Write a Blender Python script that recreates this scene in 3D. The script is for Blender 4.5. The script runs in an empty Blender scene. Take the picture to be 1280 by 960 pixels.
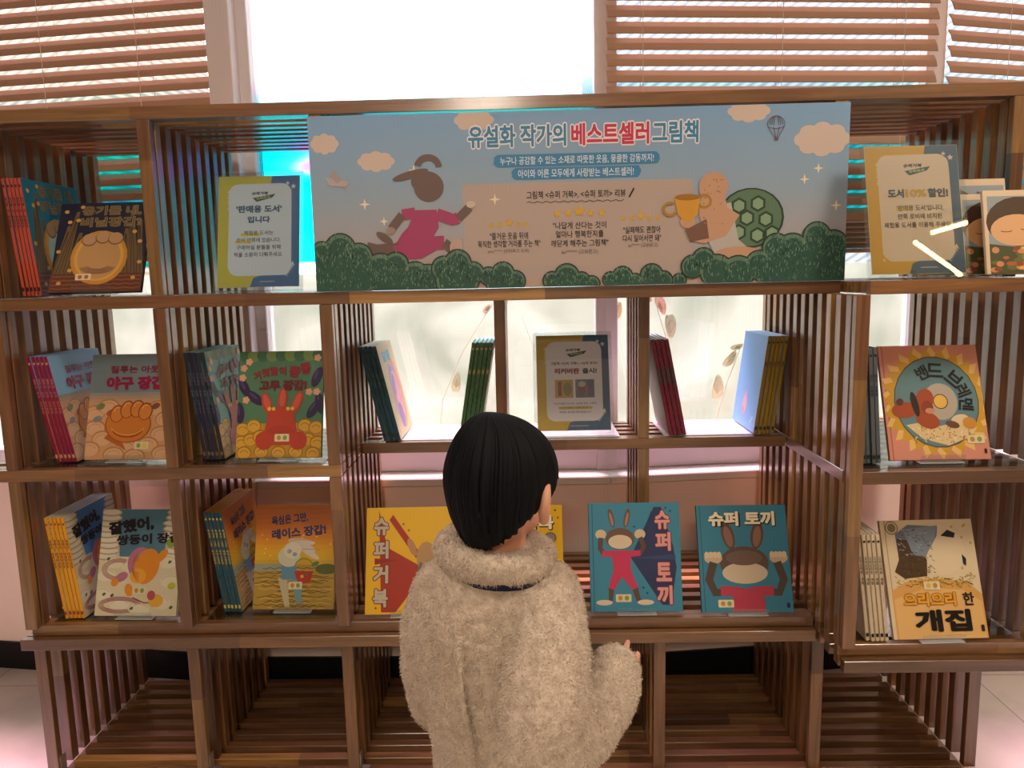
import bpy, bmesh, math, random, bisect
from mathutils import Vector, Matrix, noise
R = math.radians
rnd = random.Random(7)
sc = bpy.context.scene
COL = sc.collection

# ------------------------------------------------------------------ camera, world, sun, lamps, exposure
cam = bpy.data.cameras.new('camera'); cam.lens = 26.383; cam.sensor_width = 36; cam.clip_start = .05
co = bpy.data.objects.new('camera', cam); COL.objects.link(co)
fwd = Vector((-.0211, .9898, -.1411)).normalized()
right = Vector((.99961, .0180, -.0223)); right = (right - right.dot(fwd) * fwd).normalized()
up = right.cross(fwd)
co.matrix_world = Matrix(((right.x, up.x, -fwd.x, 1.4215), (right.y, up.y, -fwd.y, -1.9604), (right.z, up.z, -fwd.z, 1.458), (0, 0, 0, 1)))
sc.camera = co
sc.view_settings.view_transform = 'Standard'; sc.view_settings.look = 'None'
sc.view_settings.gamma = 1; sc.view_settings.use_curve_mapping = False
sc.view_settings.exposure = 0.0
sc.cycles.use_denoising = True; sc.cycles.caustics_reflective = False; sc.cycles.caustics_refractive = False
sc.cycles.max_bounces = 8; sc.cycles.diffuse_bounces = 4; sc.cycles.glossy_bounces = 4
sc.cycles.transparent_max_bounces = 24; sc.cycles.sample_clamp_indirect = 4
W = bpy.data.worlds.new('sky'); sc.world = W; W.use_nodes = True
bg = W.node_tree.nodes['Background']; bg.inputs[0].default_value = (.90, .97, 1, 1); bg.inputs[1].default_value = 6.5

def lamp(name, kind, loc, rot, energy, color, size=None, size_y=None):
    l = bpy.data.lights.new(name, kind); l.energy = energy; l.color = color
    if kind == 'AREA':
        l.shape = 'RECTANGLE'; l.size = size; l.size_y = size_y or size
    o = bpy.data.objects.new(name, l); o.location = loc; o.rotation_euler = rot; COL.objects.link(o); return o
sun = lamp('sun', 'SUN', (2, 6, 8), (0, 0, 0), 22, (1, .53, .69)); sun.data.angle = R(22)
sun.rotation_euler = Vector((.10, -.64, -1.0)).to_track_quat('-Z', 'Y').to_euler()
WARM = (1, .86, .70)
for i, (x, y, e) in enumerate(((3.2, -1.25, 34), (.7, -1.5, 18), (1.1, -4.6, 74))):
    lamp('ceiling_lamp', 'AREA', (x, y, 2.93), (0, 0, 0), e, WARM, .5, .5)

# ------------------------------------------------------------------ helpers
def lin(h):
    if not isinstance(h, str): return tuple(h)
    h = h.lstrip('#')
    c = [int(h[i:i + 2], 16) / 255 for i in (0, 2, 4)]
    return tuple(v / 12.92 if v <= .04045 else ((v + .055) / 1.055) ** 2.4 for v in c)

def tag(o, label=None, cat=None, group=None, kind=None):
    if label: o['label'] = label
    if cat: o['category'] = cat
    if group: o['group'] = group
    if kind: o['kind'] = kind
    return o

def empty(name, loc=(0, 0, 0), label=None, cat=None, group=None):
    o = bpy.data.objects.new(name, None); o.empty_display_size = .05; o.location = loc; COL.objects.link(o)
    return tag(o, label, cat, group)

class MB:
    """collects faces with a colour and a material slot each; build() links them as one mesh object"""
    def __init__(s): s.v = []; s.f = []; s.c = []; s.m = []
    def face(s, pts, col=(1, 1, 1), m=0):
        n = len(s.v); s.v += [tuple(p) for p in pts]; s.f.append(tuple(range(n, n + len(pts)))); s.c.append(col); s.m.append(m)
    def mesh(s, vs, fs, col=(1, 1, 1), m=0):
        n = len(s.v); s.v += [tuple(p) for p in vs]
        for f in fs: s.f.append(tuple(n + i for i in f)); s.c.append(col); s.m.append(m)
    def box(s, a, b, col=(1, 1, 1), m=0, M=None):
        x0, y0, z0 = a; x1, y1, z1 = b
        p = [Vector(q) for q in ((x0, y0, z0), (x1, y0, z0), (x1, y1, z0), (x0, y1, z0), (x0, y0, z1), (x1, y0, z1), (x1, y1, z1), (x0, y1, z1))]
        if M: p = [M @ q for q in p]
        s.mesh(p, [(0, 3, 2, 1), (4, 5, 6, 7), (0, 1, 5, 4), (1, 2, 6, 5), (2, 3, 7, 6), (3, 0, 4, 7)], col, m)
    def tube(s, pts, r, col=(1, 1, 1), m=0, n=8):
        pts = [Vector(p) for p in pts]; rr = r if isinstance(r, (list, tuple)) else [r] * len(pts)
        vs = []; fs = []; pu = None
        for i, p in enumerate(pts):
            d = (pts[min(i + 1, len(pts) - 1)] - pts[max(i - 1, 0)]).normalized()
            if pu is None: pu = d.orthogonal().normalized()
            pu = (pu - pu.dot(d) * d).normalized(); w = d.cross(pu)
            for k in range(n):
                a = 2 * math.pi * k / n; vs.append(p + (pu * math.cos(a) + w * math.sin(a)) * rr[i])
        for i in range(len(pts) - 1):
            for k in range(n): fs.append((i * n + k, i * n + (k + 1) % n, (i + 1) * n + (k + 1) % n, (i + 1) * n + k))
        fs.append(tuple(range(n - 1, -1, -1))); fs.append(tuple((len(pts) - 1) * n + k for k in range(n)))
        s.mesh(vs, fs, col, m)
    def plank(s, axis, a, b, m=None):
        """a batten along an axis, made of finger-jointed pieces of differing wood"""
        a = list(a); b = list(b); t = a[axis]; cuts = [t]
        while t < b[axis]:
            t += rnd.uniform(.22, .8)
            cuts.append(min(t, b[axis]))
        if len(cuts) > 2 and cuts[-1] - cuts[-2] < .05: cuts.pop(-2)
        for k in range(len(cuts) - 1):
            a[axis] = cuts[k]; b[axis] = cuts[k + 1]
            x0, y0, z0 = a; x1, y1, z1 = b
            p = [(x0, y0, z0), (x1, y0, z0), (x1, y1, z0), (x0, y1, z0), (x0, y0, z1), (x1, y0, z1), (x1, y1, z1), (x0, y1, z1)]
            fs = [(0, 3, 2, 1), (4, 5, 6, 7), (0, 1, 5, 4), (1, 2, 6, 5), (2, 3, 7, 6), (3, 0, 4, 7)]
            lo = {0: 5, 1: 2, 2: 0}[axis]; hi = {0: 3, 1: 4, 2: 1}[axis]
            fs = [f for i, f in enumerate(fs) if not (i == lo and k > 0) and not (i == hi and k < len(cuts) - 2)]
            s.mesh(p, fs, wood_tint(), axis if m is None else m)
    def build(s, name, mats, parent=None, bevel=0, smooth=False, world=True, weld=False):
        me = bpy.data.meshes.new(name)
        off = parent_loc(parent) if (parent and world) else Vector((0, 0, 0))
        me.from_pydata([tuple(Vector(v) - off) for v in s.v], [], s.f)
        mats = mats if isinstance(mats, (list, tuple)) else [mats]
        for mt in mats: me.materials.append(mt)
        ca = me.color_attributes.new('col', 'FLOAT_COLOR', 'CORNER')
        buf = []
        for p, c in zip(me.polygons, s.c): buf += [c[0], c[1], c[2], 1.0] * p.loop_total
        ca.data.foreach_set('color', buf)
        me.polygons.foreach_set('material_index', s.m)
        if weld:
            bm = bmesh.new(); bm.from_mesh(me); bmesh.ops.remove_doubles(bm, verts=bm.verts, dist=1e-5); bm.to_mesh(me); bm.free()
        if smooth: me.polygons.foreach_set('use_smooth', [True] * len(me.polygons))
        me.update()
        o = bpy.data.objects.new(name, me); COL.objects.link(o)
        if parent: o.parent = parent
        if bevel:
            b = o.modifiers.new('edge', 'BEVEL'); b.width = bevel; b.segments = 1; b.limit_method = 'ANGLE'; b.angle_limit = R(40)
        return o
def parent_loc(p):
    v = Vector((0, 0, 0))
    while p: v = v + p.location; p = p.parent
    return v

def mat(name, col=(.8, .8, .8), rough=.5, spec=.4, attr=False, metal=0, trans=0):
    m = bpy.data.materials.new(name); m.use_nodes = True; nt = m.node_tree; b = nt.nodes['Principled BSDF']
    b.inputs['Base Color'].default_value = (*lin(col), 1); b.inputs['Roughness'].default_value = rough
    b.inputs['Specular IOR Level'].default_value = spec; b.inputs['Metallic'].default_value = metal
    if attr:
        a = nt.nodes.new('ShaderNodeAttribute'); a.attribute_name = 'col'; nt.links.new(a.outputs['Color'], b.inputs['Base Color'])
    return m
def N(nt, t, **kw):
    n = nt.nodes.new(t)
    for k, v in kw.items(): setattr(n, k, v)
    return n
def mix_rgb(nt, fac, a, b, mode='MIX'):
    n = N(nt, 'ShaderNodeMix', data_type='RGBA', blend_type=mode)
    for sock, val in ((n.inputs['Factor'], fac), (n.inputs[6], a), (n.inputs[7], b)):
        if hasattr(val, 'links'): nt.links.new(val, sock)
        else: sock.default_value = val if not isinstance(val, tuple) else (*val, 1)
    return n.outputs[2]

WOODS = [('#8f6c42', 4), ('#845e3a', 6), ('#785434', 5), ('#7a5436', 4), ('#ad8248', 1.6), ('#64462e', 2)]
def wood_tint():
    t = rnd.uniform(0, sum(w for _, w in WOODS))
    for c, w in WOODS:
        t -= w
        if t <= 0: break
    k = rnd.uniform(.85, 1.12); c = lin(c); return (c[0] * k, c[1] * k, c[2] * k)
def wood_mat(name, scale):
    m = mat(name, rough=.30, spec=.75, attr=True); nt = m.node_tree; b = nt.nodes['Principled BSDF']
    a = [n for n in nt.nodes if n.type == 'ATTRIBUTE'][0]
    tc = N(nt, 'ShaderNodeTexCoord'); mp = N(nt, 'ShaderNodeMapping'); mp.inputs['Scale'].default_value = scale
    nz = N(nt, 'ShaderNodeTexNoise'); nz.inputs['Scale'].default_value = 1; nz.inputs['Detail'].default_value = 5; nz.inputs['Distortion'].default_value = .6
    nt.links.new(tc.outputs['Object'], mp.inputs[0]); nt.links.new(mp.outputs[0], nz.inputs['Vector'])
    rp = N(nt, 'ShaderNodeValToRGB'); rp.color_ramp.elements[0].position = .3; rp.color_ramp.elements[0].color = (.55, .5, .46, 1)
    rp.color_ramp.elements[1].position = .7; rp.color_ramp.elements[1].color = (1.18, 1.12, 1.05, 1)
    nt.links.new(nz.outputs['Fac'], rp.inputs[0])
    nt.links.new(mix_rgb(nt, 1.0, a.outputs['Color'], rp.outputs['Color'], 'MULTIPLY'), b.inputs['Base Color'])
    b.inputs['Coat Weight'].default_value = .7; b.inputs['Coat Roughness'].default_value = .16; b.inputs['Coat IOR'].default_value = 1.6
    bp = N(nt, 'ShaderNodeBump'); bp.inputs['Strength'].default_value = .08; bp.inputs['Distance'].default_value = .002
    nt.links.new(nz.outputs['Fac'], bp.inputs['Height']); nt.links.new(bp.outputs[0], b.inputs['Normal'])
    return m
WOOD = [wood_mat('oiled_wood_x', (4, 70, 70)), wood_mat('oiled_wood_y', (70, 4, 70)), wood_mat('oiled_wood_z', (70, 70, 4))]
INK = mat('printed_ink', rough=.42, spec=.35, attr=True)
PAPER = mat('paper', '#efe9dc', .8, .2)
BOARD = mat('book_board', rough=.4, spec=.35, attr=True)
PAINT = mat('wall_paint', '#f6e2d6', .7, .2)
FRAME = mat('window_frame_metal', '#dddcde', .5, .4)
SILLM = mat('sill_stone', '#e6e0dd', .35, .5)
BLACK = mat('black_skirting', '#0a0a0d', .5, .3)
STEEL = mat('steel', '#b9b9b6', .35, .5, metal=.9)
WHITEC = mat('ceiling_paint', '#e8e2da', .8, .2)
ROOMW = mat('room_paint', '#b9a692', .8, .2)

def clear_mat(name, tint=(1, 1, 1), gloss=.06, rough=.03, edge=.3):
    m = bpy.data.materials.new(name); m.use_nodes = True; nt = m.node_tree; nt.nodes.clear()
    out = N(nt, 'ShaderNodeOutputMaterial'); mx = N(nt, 'ShaderNodeMixShader'); tr = N(nt, 'ShaderNodeBsdfTransparent'); gl = N(nt, 'ShaderNodeBsdfGlossy')
    tr.inputs[0].default_value = (*tint, 1); gl.inputs['Roughness'].default_value = rough
    lw = N(nt, 'ShaderNodeLayerWeight'); lw.inputs[0].default_value = edge
    mr = N(nt, 'ShaderNodeMapRange'); mr.inputs['To Min'].default_value = gloss; mr.inputs['To Max'].default_value = .6
    nt.links.new(lw.outputs['Fresnel'], mr.inputs[0]); nt.links.new(mr.outputs[0], mx.inputs[0])
    nt.links.new(tr.outputs[0], mx.inputs[1]); nt.links.new(gl.outputs[0], mx.inputs[2]); nt.links.new(mx.outputs[0], out.inputs[0])
    return m, nt, tr
ACRYL = clear_mat('clear_acrylic', (.95, .97, .97), .05, .015, .25)[0]
LEDGE = mat('acrylic_edge_painted_glint', '#f6f6f6', .1, .8); LEDGE.node_tree.nodes['Principled BSDF'].inputs['Alpha'].default_value = .6  # clear ledge whitened: its bright edge reflection is put into the colour
SHEET = clear_mat('clear_acrylic_sheet', (.93, .95, .95), .06, .06, .35)[0]

def painted_sheen_mat():  # clear acrylic made white so the window's reflection is painted into it
    m = mat('acrylic_sheet_painted_sheen', '#f4f1f2', .06, .9); b = m.node_tree.nodes['Principled BSDF']; b.inputs['Alpha'].default_value = .8; return m
SHEEN = painted_sheen_mat()
# ------------------------------------------------------------------ layout constants (metres, floor z = 0)
MOD = .44; T = .033
Z2, Z3, Z4, ZT = 1.43, .964, .478, 1.907
DK3 = .9665                                   # deck tops
SLATY = [.029 + .0605 * k for k in range(9)]
PZ = .164                                     # how far the hanging box stands forward

# ------------------------------------------------------------------ setting
def struct(mb, name, m, bevel=0, **kw):
    o = mb.build(name, m, bevel=bevel, **kw); o['kind'] = 'structure'; return o
def floor_mat():
    m = mat('stone_floor', '#cfc6bd', .35, .4); nt = m.node_tree; b = nt.nodes['Principled BSDF']
    tc = N(nt, 'ShaderNodeTexCoord'); nz = N(nt, 'ShaderNodeTexNoise'); nz.inputs['Scale'].default_value = 3; nz.inputs['Detail'].default_value = 6
    nt.links.new(tc.outputs['Object'], nz.inputs['Vector'])
    br = N(nt, 'ShaderNodeTexBrick'); br.offset = 0; br.inputs['Scale'].default_value = 1; br.inputs['Mortar Size'].default_value = .002
    br.inputs['Brick Width'].default_value = .6; br.inputs['Row Height'].default_value = .6
    br.inputs['Color1'].default_value = (*lin('#d0c8c0'), 1); br.inputs['Color2'].default_value = (*lin('#c9c1ba'), 1); br.inputs['Mortar'].default_value = (*lin('#8d8782'), 1)
    nt.links.new(tc.outputs['Object'], br.inputs['Vector'])
    rp = N(nt, 'ShaderNodeValToRGB'); rp.color_ramp.elements[0].position = .35; rp.color_ramp.elements[0].color = (.72, .72, .74, 1)
    rp.color_ramp.elements[1].position = .6
    nt.links.new(nz.outputs['Fac'], rp.inputs[0])
    nt.links.new(mix_rgb(nt, 1.0, br.outputs['Color'], rp.outputs['Color'], 'MULTIPLY'), b.inputs['Base Color'])
    return m
fb = MB(); fb.face([(-3.2, -5.5, 0), (5.2, -5.5, 0), (5.2, 1.6, 0), (-3.2, 1.6, 0)]); struct(fb, 'floor', floor_mat())
for nm, a, b in (('wall_left', (-3.3, -5.5, 0), (-3.2, 1.6, 3)), ('wall_right', (5.2, -5.5, 0), (5.3, 1.6, 3)), ('wall_rear', (-3.2, -5.6, 0), (5.2, -5.5, 3))):
    w = MB(); w.box(a, b); struct(w, nm, ROOMW)

WP = [(-3.25, 1.50), (-1.15, .815), (.46, .595), (1.70, .575), (2.86, .70), (5.25, 1.40)]   # faceted window wall, front face
SILLZ = .77
def film_mat():
    m, nt, tr = clear_mat('tinted_glazing', (1, 1, 1), .04, .02, .15)
    ge = N(nt, 'ShaderNodeNewGeometry'); sx = N(nt, 'ShaderNodeSeparateXYZ'); nt.links.new(ge.outputs['Position'], sx.inputs[0])
    nz = N(nt, 'ShaderNodeTexNoise'); nz.inputs['Scale'].default_value = 1.7; nz.inputs['Detail'].default_value = 1
    mp = N(nt, 'ShaderNodeMapping'); mp.inputs['Scale'].default_value = (1, 1, 3); nt.links.new(ge.outputs['Position'], mp.inputs[0]); nt.links.new(mp.outputs[0], nz.inputs['Vector'])
    rc = N(nt, 'ShaderNodeValToRGB'); e = rc.color_ramp.elements
    e[0].position = .30; e[0].color = (.72, .30, .75, 1); e[1].position = .37; e[1].color = (.10, .52, .80, 1)
    x = e.new(.44); x.color = (.01, .62, .68, 1); x = e.new(.62); x.color = (.05, .75, .72, 1)
    nt.links.new(nz.outputs['Fac'], rc.inputs[0])
    def band(sock, a, b, c, d):
        r = N(nt, 'ShaderNodeMapRange'); r.clamp = True
        r.inputs[1].default_value = a; r.inputs[2].default_value = b; nt.links.new(sock, r.inputs[0])
        q = N(nt, 'ShaderNodeMapRange'); q.inputs[1].default_value = c; q.inputs[2].default_value = d; q.inputs[3].default_value = 1; q.inputs[4].default_value = 0
        nt.links.new(sock, q.inputs[0])
        mm = N(nt, 'ShaderNodeMath', operation='MULTIPLY'); nt.links.new(r.outputs[0], mm.inputs[0]); nt.links.new(q.outputs[0], mm.inputs[1]); return mm.outputs[0]
    f = band(sx.outputs['Z'], 1.515, 1.53, 1.97, 2.15)
    nt.links.new(mix_rgb(nt, f, (1, .98, .98), rc.outputs['Color']), tr.inputs[0])
    return m
FILM = film_mat()
def along(p, q, t, d=0):
    p = Vector((*p, 0)); q = Vector((*q, 0)); n = Vector((-(q - p).y, (q - p).x, 0)).normalized()
    return p + (q - p) * t + n * d
def facet_box(mb, p, q, t0, t1, d0, d1, z0, z1, m=0):
    pts = []
    for z in (z0, z1):
        for t, d in ((t0, d0), (t1, d0), (t1, d1), (t0, d1)):
            v = along(p, q, t, d); pts.append((v.x, v.y, z))
    mb.mesh(pts, [(0, 3, 2, 1), (4, 5, 6, 7), (0, 1, 5, 4), (1, 2, 6, 5), (2, 3, 7, 6), (3, 0, 4, 7)], (1, 1, 1), m)
cb = MB(); ring = [(-3.25, -5.5), (5.25, -5.5)] + [(x, y + .2) for x, y in WP[::-1]]
cb.mesh([(x, y, z) for z in (3.0, 3.08) for x, y in ring], [tuple(range(len(ring)))[::-1], tuple(range(len(ring), 2 * len(ring)))] + [(i, (i + 1) % len(ring), len(ring) + (i + 1) % len(ring), len(ring) + i) for i in range(len(ring))]); struct(cb, 'ceiling', WHITEC)
FN = ['wall_window_far_left', 'wall_window_left', 'wall_window_middle', 'wall_window_right', 'wall_window_far_right']
for i in range(5):
    p, q = WP[i], WP[i + 1]; L = (Vector(q) - Vector(p)).length; e = .04 / L
    b = MB(); facet_box(b, p, q, 0, 1, 0, .2, 0, SILLZ - .03); facet_box(b, p, q, 0, 1, 0, .2, 2.85, 3.0); struct(b, FN[i], PAINT)
    b = MB(); facet_box(b, p, q, 0, 1, -.012, -.0005, .0, .107); struct(b, 'baseboard_' + FN[i][12:], BLACK)
    b = MB(); facet_box(b, p, q, 0, 1, -.012, .2, SILLZ - .03, SILLZ); struct(b, 'trim_%d' % (i + 1), SILLM, bevel=.004)
    b = MB()
    facet_box(b, p, q, 0, 1, .085, .15, SILLZ, SILLZ + .075); facet_box(b, p, q, 0, 1, .085, .15, 2.78, 2.85)
    facet_box(b, p, q, 0, e * 1.15, .075, .15, SILLZ, 2.85); facet_box(b, p, q, 1 - e, 1, .075, .15, SILLZ, 2.85)
    if i == 1:
        facet_box(b, p, q, 1 - 2.2 * e, 1, .03, .15, SILLZ, 2.85)
    if i == 4:
        facet_box(b, p, q, .45, .45 + e, .085, .15, SILLZ, 2.85)
    wf = struct(b, 'window_%d' % (i + 1), FRAME, bevel=.003)
    g = MB()
    facet_box(g, p, q, e, 1 - e, .112, .118, SILLZ + .07, 2.79)
    pane = g.build('window_pane', FILM, wf, world=False)
    c = along(p, q, .5, .17)
    pl = lamp('window_portal', 'AREA', (c.x, c.y, 1.8), (0, 0, 0), 1, (1, 1, 1), L, 2.0); pl.data.cycles.is_portal = True
    n = along(p, q, .5, -1) - along(p, q, .5, 0)
    pl.rotation_euler = n.to_track_quat('-Z', 'Y').to_euler()

# ------------------------------------------------------------------ outside
GRD = mat('outside_ground', '#b7b2a8', .9, .1)
b = MB(); b.box((-25, 2.2, -.4), (25, 40, -.3)); struct(b, 'ground', GRD)
def facade_mat(c1, c2):
    m = mat('facade_cladding', c1, .8, .2); nt = m.node_tree; tc = N(nt, 'ShaderNodeTexCoord'); mp = N(nt, 'ShaderNodeMapping'); mp.inputs['Rotation'].default_value = (0, R(33), 0)
    wv = N(nt, 'ShaderNodeTexWave'); wv.bands_direction = 'Z'; wv.inputs['Scale'].default_value = 3.2; wv.inputs['Distortion'].default_value = .5
    nt.links.new(tc.outputs['Object'], mp.inputs[0]); nt.links.new(mp.outputs[0], wv.inputs['Vector'])
    nt.links.new(mix_rgb(nt, wv.outputs['Fac'], lin(c2), lin(c1)), nt.nodes['Principled BSDF'].inputs['Base Color']); return m
def building(x0, x1, y0, h, label, c1, c2):
    r = empty('building', ((x0 + x1) / 2, y0 + 2, -.3), label, 'building')
    b = MB(); b.box((x0, y0, -.3), (x1, y0 + 4, h)); b.build('wall', facade_mat(c1, c2), r)
    b = MB(); b.box((x0 - .2, y0 - .2, h), (x1 + .2, y0 + 4.2, h + .3)); b.build('roof', GRD, r)
building(-16, -4.6, 9, 7.5, 'pale diagonally clad building seen through the blind over the crimson stack side', '#989080', '#6c675e')
building(2.6, 17, 9.5, 7.0, 'pale clad building seen through the blind above the hanging shelf box', '#8d969c', '#646b72')

def canvas_mat():
    m = bpy.data.materials.new('translucent_canvas'); m.use_nodes = True; nt = m.node_tree; nt.nodes.clear()
    out = N(nt, 'ShaderNodeOutputMaterial'); mx = N(nt, 'ShaderNodeMixShader'); tl = N(nt, 'ShaderNodeBsdfTranslucent'); df = N(nt, 'ShaderNodeBsdfDiffuse')
    tc = N(nt, 'ShaderNodeTexCoord'); nz = N(nt, 'ShaderNodeTexNoise'); nz.inputs['Scale'].default_value = 2.2; nz.inputs['Detail'].default_value = 3; nz.inputs['Distortion'].default_value = 1
    nt.links.new(tc.outputs['Object'], nz.inputs['Vector'])
    rp = N(nt, 'ShaderNodeValToRGB'); rp.color_ramp.elements[0].position = .3; rp.color_ramp.elements[0].color = (.38, .46, .39, 1); rp.color_ramp.elements[1].position = .62; rp.color_ramp.elements[1].color = (.52, .60, .53, 1)
    nt.links.new(nz.outputs['Fac'], rp.inputs[0])
    for s in (tl, df): nt.links.new(rp.outputs[0], s.inputs[0])
    mx.inputs[0].default_value = .35
    nt.links.new(tl.outputs[0], mx.inputs[1]); nt.links.new(df.outputs[0], mx.inputs[2]); nt.links.new(mx.outputs[0], out.inputs[0]); return m
b = MB(); nx, nz_ = 90, 14
for i in range(nx):
    for j in range(nz_):
        def P(i, j):
            x = -1.6 + 6.4 * i / nx; z = .35 + 1.14 * j / nz_
            return (x, 1.32 + .035 * noise.noise((x * 2.3, z * 2, 3)) + max(0, abs(x - 1.2) - 1.3) * .28, z)
        b.face([P(i, j), P(i + 1, j), P(i + 1, j + 1), P(i, j + 1)])
o = b.build('canvas_screen', canvas_mat(), smooth=True, weld=True)
sd = o.modifiers.new('cloth', 'SOLIDIFY'); sd.thickness = .002
tag(o, 'white translucent canvas screen stretched outside the lower windows', 'screen')
LEAFM = mat('leaf', rough=.6, spec=.2, attr=True)
STEM = mat('stem', '#cfcdb8', .8, .1)
def branch(pts, leaves, label):
    r = empty('branch', pts[0], label, 'plant')
    b = MB(); b.tube(pts, [.0028 - .0016 * k / len(pts) for k in range(len(pts))], n=6); b.build('stem', STEM, r, smooth=True)
    for (x, y, z, s, a, c) in leaves:
        l = MB(); vs = []
        for k in range(12):
            t = 2 * math.pi * k / 12; u = math.cos(t) * s; v = math.sin(t) * s * .42 * (1 - .3 * math.cos(t))
            vs.append((x + u * math.cos(a) - v * math.sin(a), y + .012 * math.cos(2 * t), z + u * math.sin(a) + v * math.cos(a)))
        l.face(vs, lin(c)); q = l.build('leaf', LEAFM, r); m_ = q.modifiers.new('t', 'SOLIDIFY'); m_.thickness = .0012
Yb = 1.18
branch([(.97, Yb, -.3), (1.0, Yb, .5), (1.06, Yb, .95), (1.15, Yb, 1.15), (1.30, Yb, 1.38)], [(1.12, Yb, 1.02, .045, 1.4, '#b4c09e'), (1.31, Yb, 1.37, .042, -.5, '#d2b48c'), (1.26, Yb, 1.33, .028, .8, '#cbc7aa')], 'thin twig with green and tan leaves outside the pane beside teal stack')
branch([(1.62, Yb, -.3), (1.58, Yb, .5), (1.55, Yb, .95), (1.47, Yb, 1.1), (1.40, Yb, 1.3)], [(1.53, Yb, .99, .036, .4, '#ddbda6'), (1.47, Yb, 1.05, .028, 1.2, '#c9cdb4')], 'thin twig with one pinkish leaf outside the pane behind the framed notice')
branch([(1.95, Yb, -.3), (2.02, Yb, .5), (1.98, Yb, .95), (2.0, Yb, 1.2), (1.93, Yb, 1.42)], [(1.80, Yb, 1.31, .042, 1.3, '#d2b88c'), (1.98, Yb, 1.33, .046, -1.2, '#d2b09a'), (2.02, Yb, 1.24, .055, -1.5, '#bcc2a4'), (1.92, Yb, 1.37, .036, -.8, '#c6bca2')], 'twig with orange and olive leaves outside the pane above maroon stack')
branch([(2.15, Yb, -.3), (2.2, Yb, .5), (2.22, Yb, .85), (2.26, Yb, 1.0), (2.31, Yb, 1.14)], [(2.27, Yb, 1.10, .042, .9, '#b8c49e'), (2.22, Yb, .98, .055, 1.5, '#c2caaa'), (2.30, Yb, 1.15, .028, .3, '#bcc4a2')], 'twig with upright olive leaves outside the pane near the blue back cover')
branch([(-.10, 1.22, -.3), (-.08, 1.22, .6), (-.05, 1.22, 1.0), (-.12, 1.22, 1.3)], [(-.10, 1.22, 1.17, .046, 2.1, '#ddbda6'), (-.06, 1.22, 1.10, .028, 2.4, '#e0c8b6')], 'thin twig with one pink leaf outside the pane above brown mitt cover')

# ------------------------------------------------------------------ venetian blinds
BLM = mat('blind_wood', '#ab8a70', .5, .35)
CORD = mat('blind_cord', '#cdbfae', .8, .1)
def blind(i, t0, t1, zbot, bunch, cords, label, group='wooden venetian blinds on the faceted windows'):
    p, q = WP[i], WP[i + 1]; c = along(p, q, (t0 + t1) / 2, .045)
    r = empty('venetian_blind', (c.x, c.y, zbot), label, 'blind', group)
    d = (along(p, q, 1) - along(p, q, 0)).normalized(); n = Vector((-d.y, d.x, 0)); a = along(p, q, t0, .045); e = along(p, q, t1, .045)
    b = MB(); z = zbot + .03; w = .0235; k = 0
    while z < 2.7:
        tl = R(63); pitch = .0505
        if k < bunch: tl = R(35); pitch = .017
        off = n * math.cos(tl) * w + Vector((0, 0, math.sin(tl) * w)); th = (n * -math.sin(tl) + Vector((0, 0, math.cos(tl)))) * .0016
        zz = Vector((0, 0, z)); mid = th * 1.8
        vs = []
        for s in (a, e):
            for f, h in ((-1, 0), (0, 1), (1, 0)): vs += [s + zz + off * f + mid * h - th, s + zz + off * f + mid * h + th]
        b.mesh(vs, [(0, 2, 8, 6), (2, 4, 10, 8), (1, 7, 9, 3), (3, 9, 11, 5), (0, 6, 7, 1), (4, 5, 11, 10), (0, 1, 3, 2), (2, 3, 5, 4), (6, 8, 9, 7), (8, 10, 11, 9)])
        z += pitch; k += 1
    b.build('slats', BLM, r)
    b = MB(); facet_box(b, p, q, t0, t1, .022, .068, zbot, zbot + .014); b.build('bottom_rail', BLM, r, bevel=.002)
    b = MB(); facet_box(b, p, q, t0, t1, .015, .075, 2.72, 2.78); b.build('head_rail', BLM, r, bevel=.002)
    for t in cords:
        v = along(p, q, t, .012); b = MB(); b.tube([(v.x, v.y, zbot + .01), (v.x, v.y, 2.72)], .0012, n=5)
        v = along(p, q, t + .006, .076); b.tube([(v.x, v.y, zbot + .01), (v.x, v.y, 2.72)], .0012, n=5); b.build('lift_cord', CORD, r)
blind(1, .02, .955, 1.54, 3, (.30, .58, .80), 'wooden venetian blind over the window beside the framed sale notice')
blind(3, .004, .975, 1.515, 6, (.10, .50, .86), 'wide wooden venetian blind above the end of the banner and the discount notice')
blind(4, .012, .45, 1.515, 5, (.10, .35), 'wooden venetian blind beyond the thin post, above the sleeping face books')
blind(0, .05, .97, 1.54, 3, (.5,), 'wooden venetian blind farthest along the wall past the coral stack')

# ------------------------------------------------------------------ shelving
def panel(root, name, x, y0, y1, z0, z1, ys=None, rail=True, rails=()):
    b = MB()
    if ys is None: ys = SLATY
    b.plank(2, (x, y0, z0), (x + T, y0 + .022, z1))
    for y in ys:
        if y > y0 + .02 and y + .03 <= y1 + .001: b.plank(2, (x, y, z0), (x + T, y + .03, z1))
    for z in rails: b.plank(1, (x - .004, y0 + .03, z), (x - .0002, y1 - .001, z + .03))
    return b.build(name, WOOD, root, bevel=.0012)
def deck(root, name, x0, x1, y0, z1, ys=None, front=True, fx0=None, fx1=None, h=.03, bh=.032):
    b = MB()
    if front: b.plank(0, (fx0 if fx0 is not None else x0, y0, z1 - bh), (fx1 if fx1 is not None else x1, y0 + .0225, z1))
    for y in (ys or SLATY):
        b.plank(0, (x0, y, z1 - h), (x1, y + .03, z1 - .001))
    return b.build(name, WOOD, root, bevel=.0012)

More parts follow.
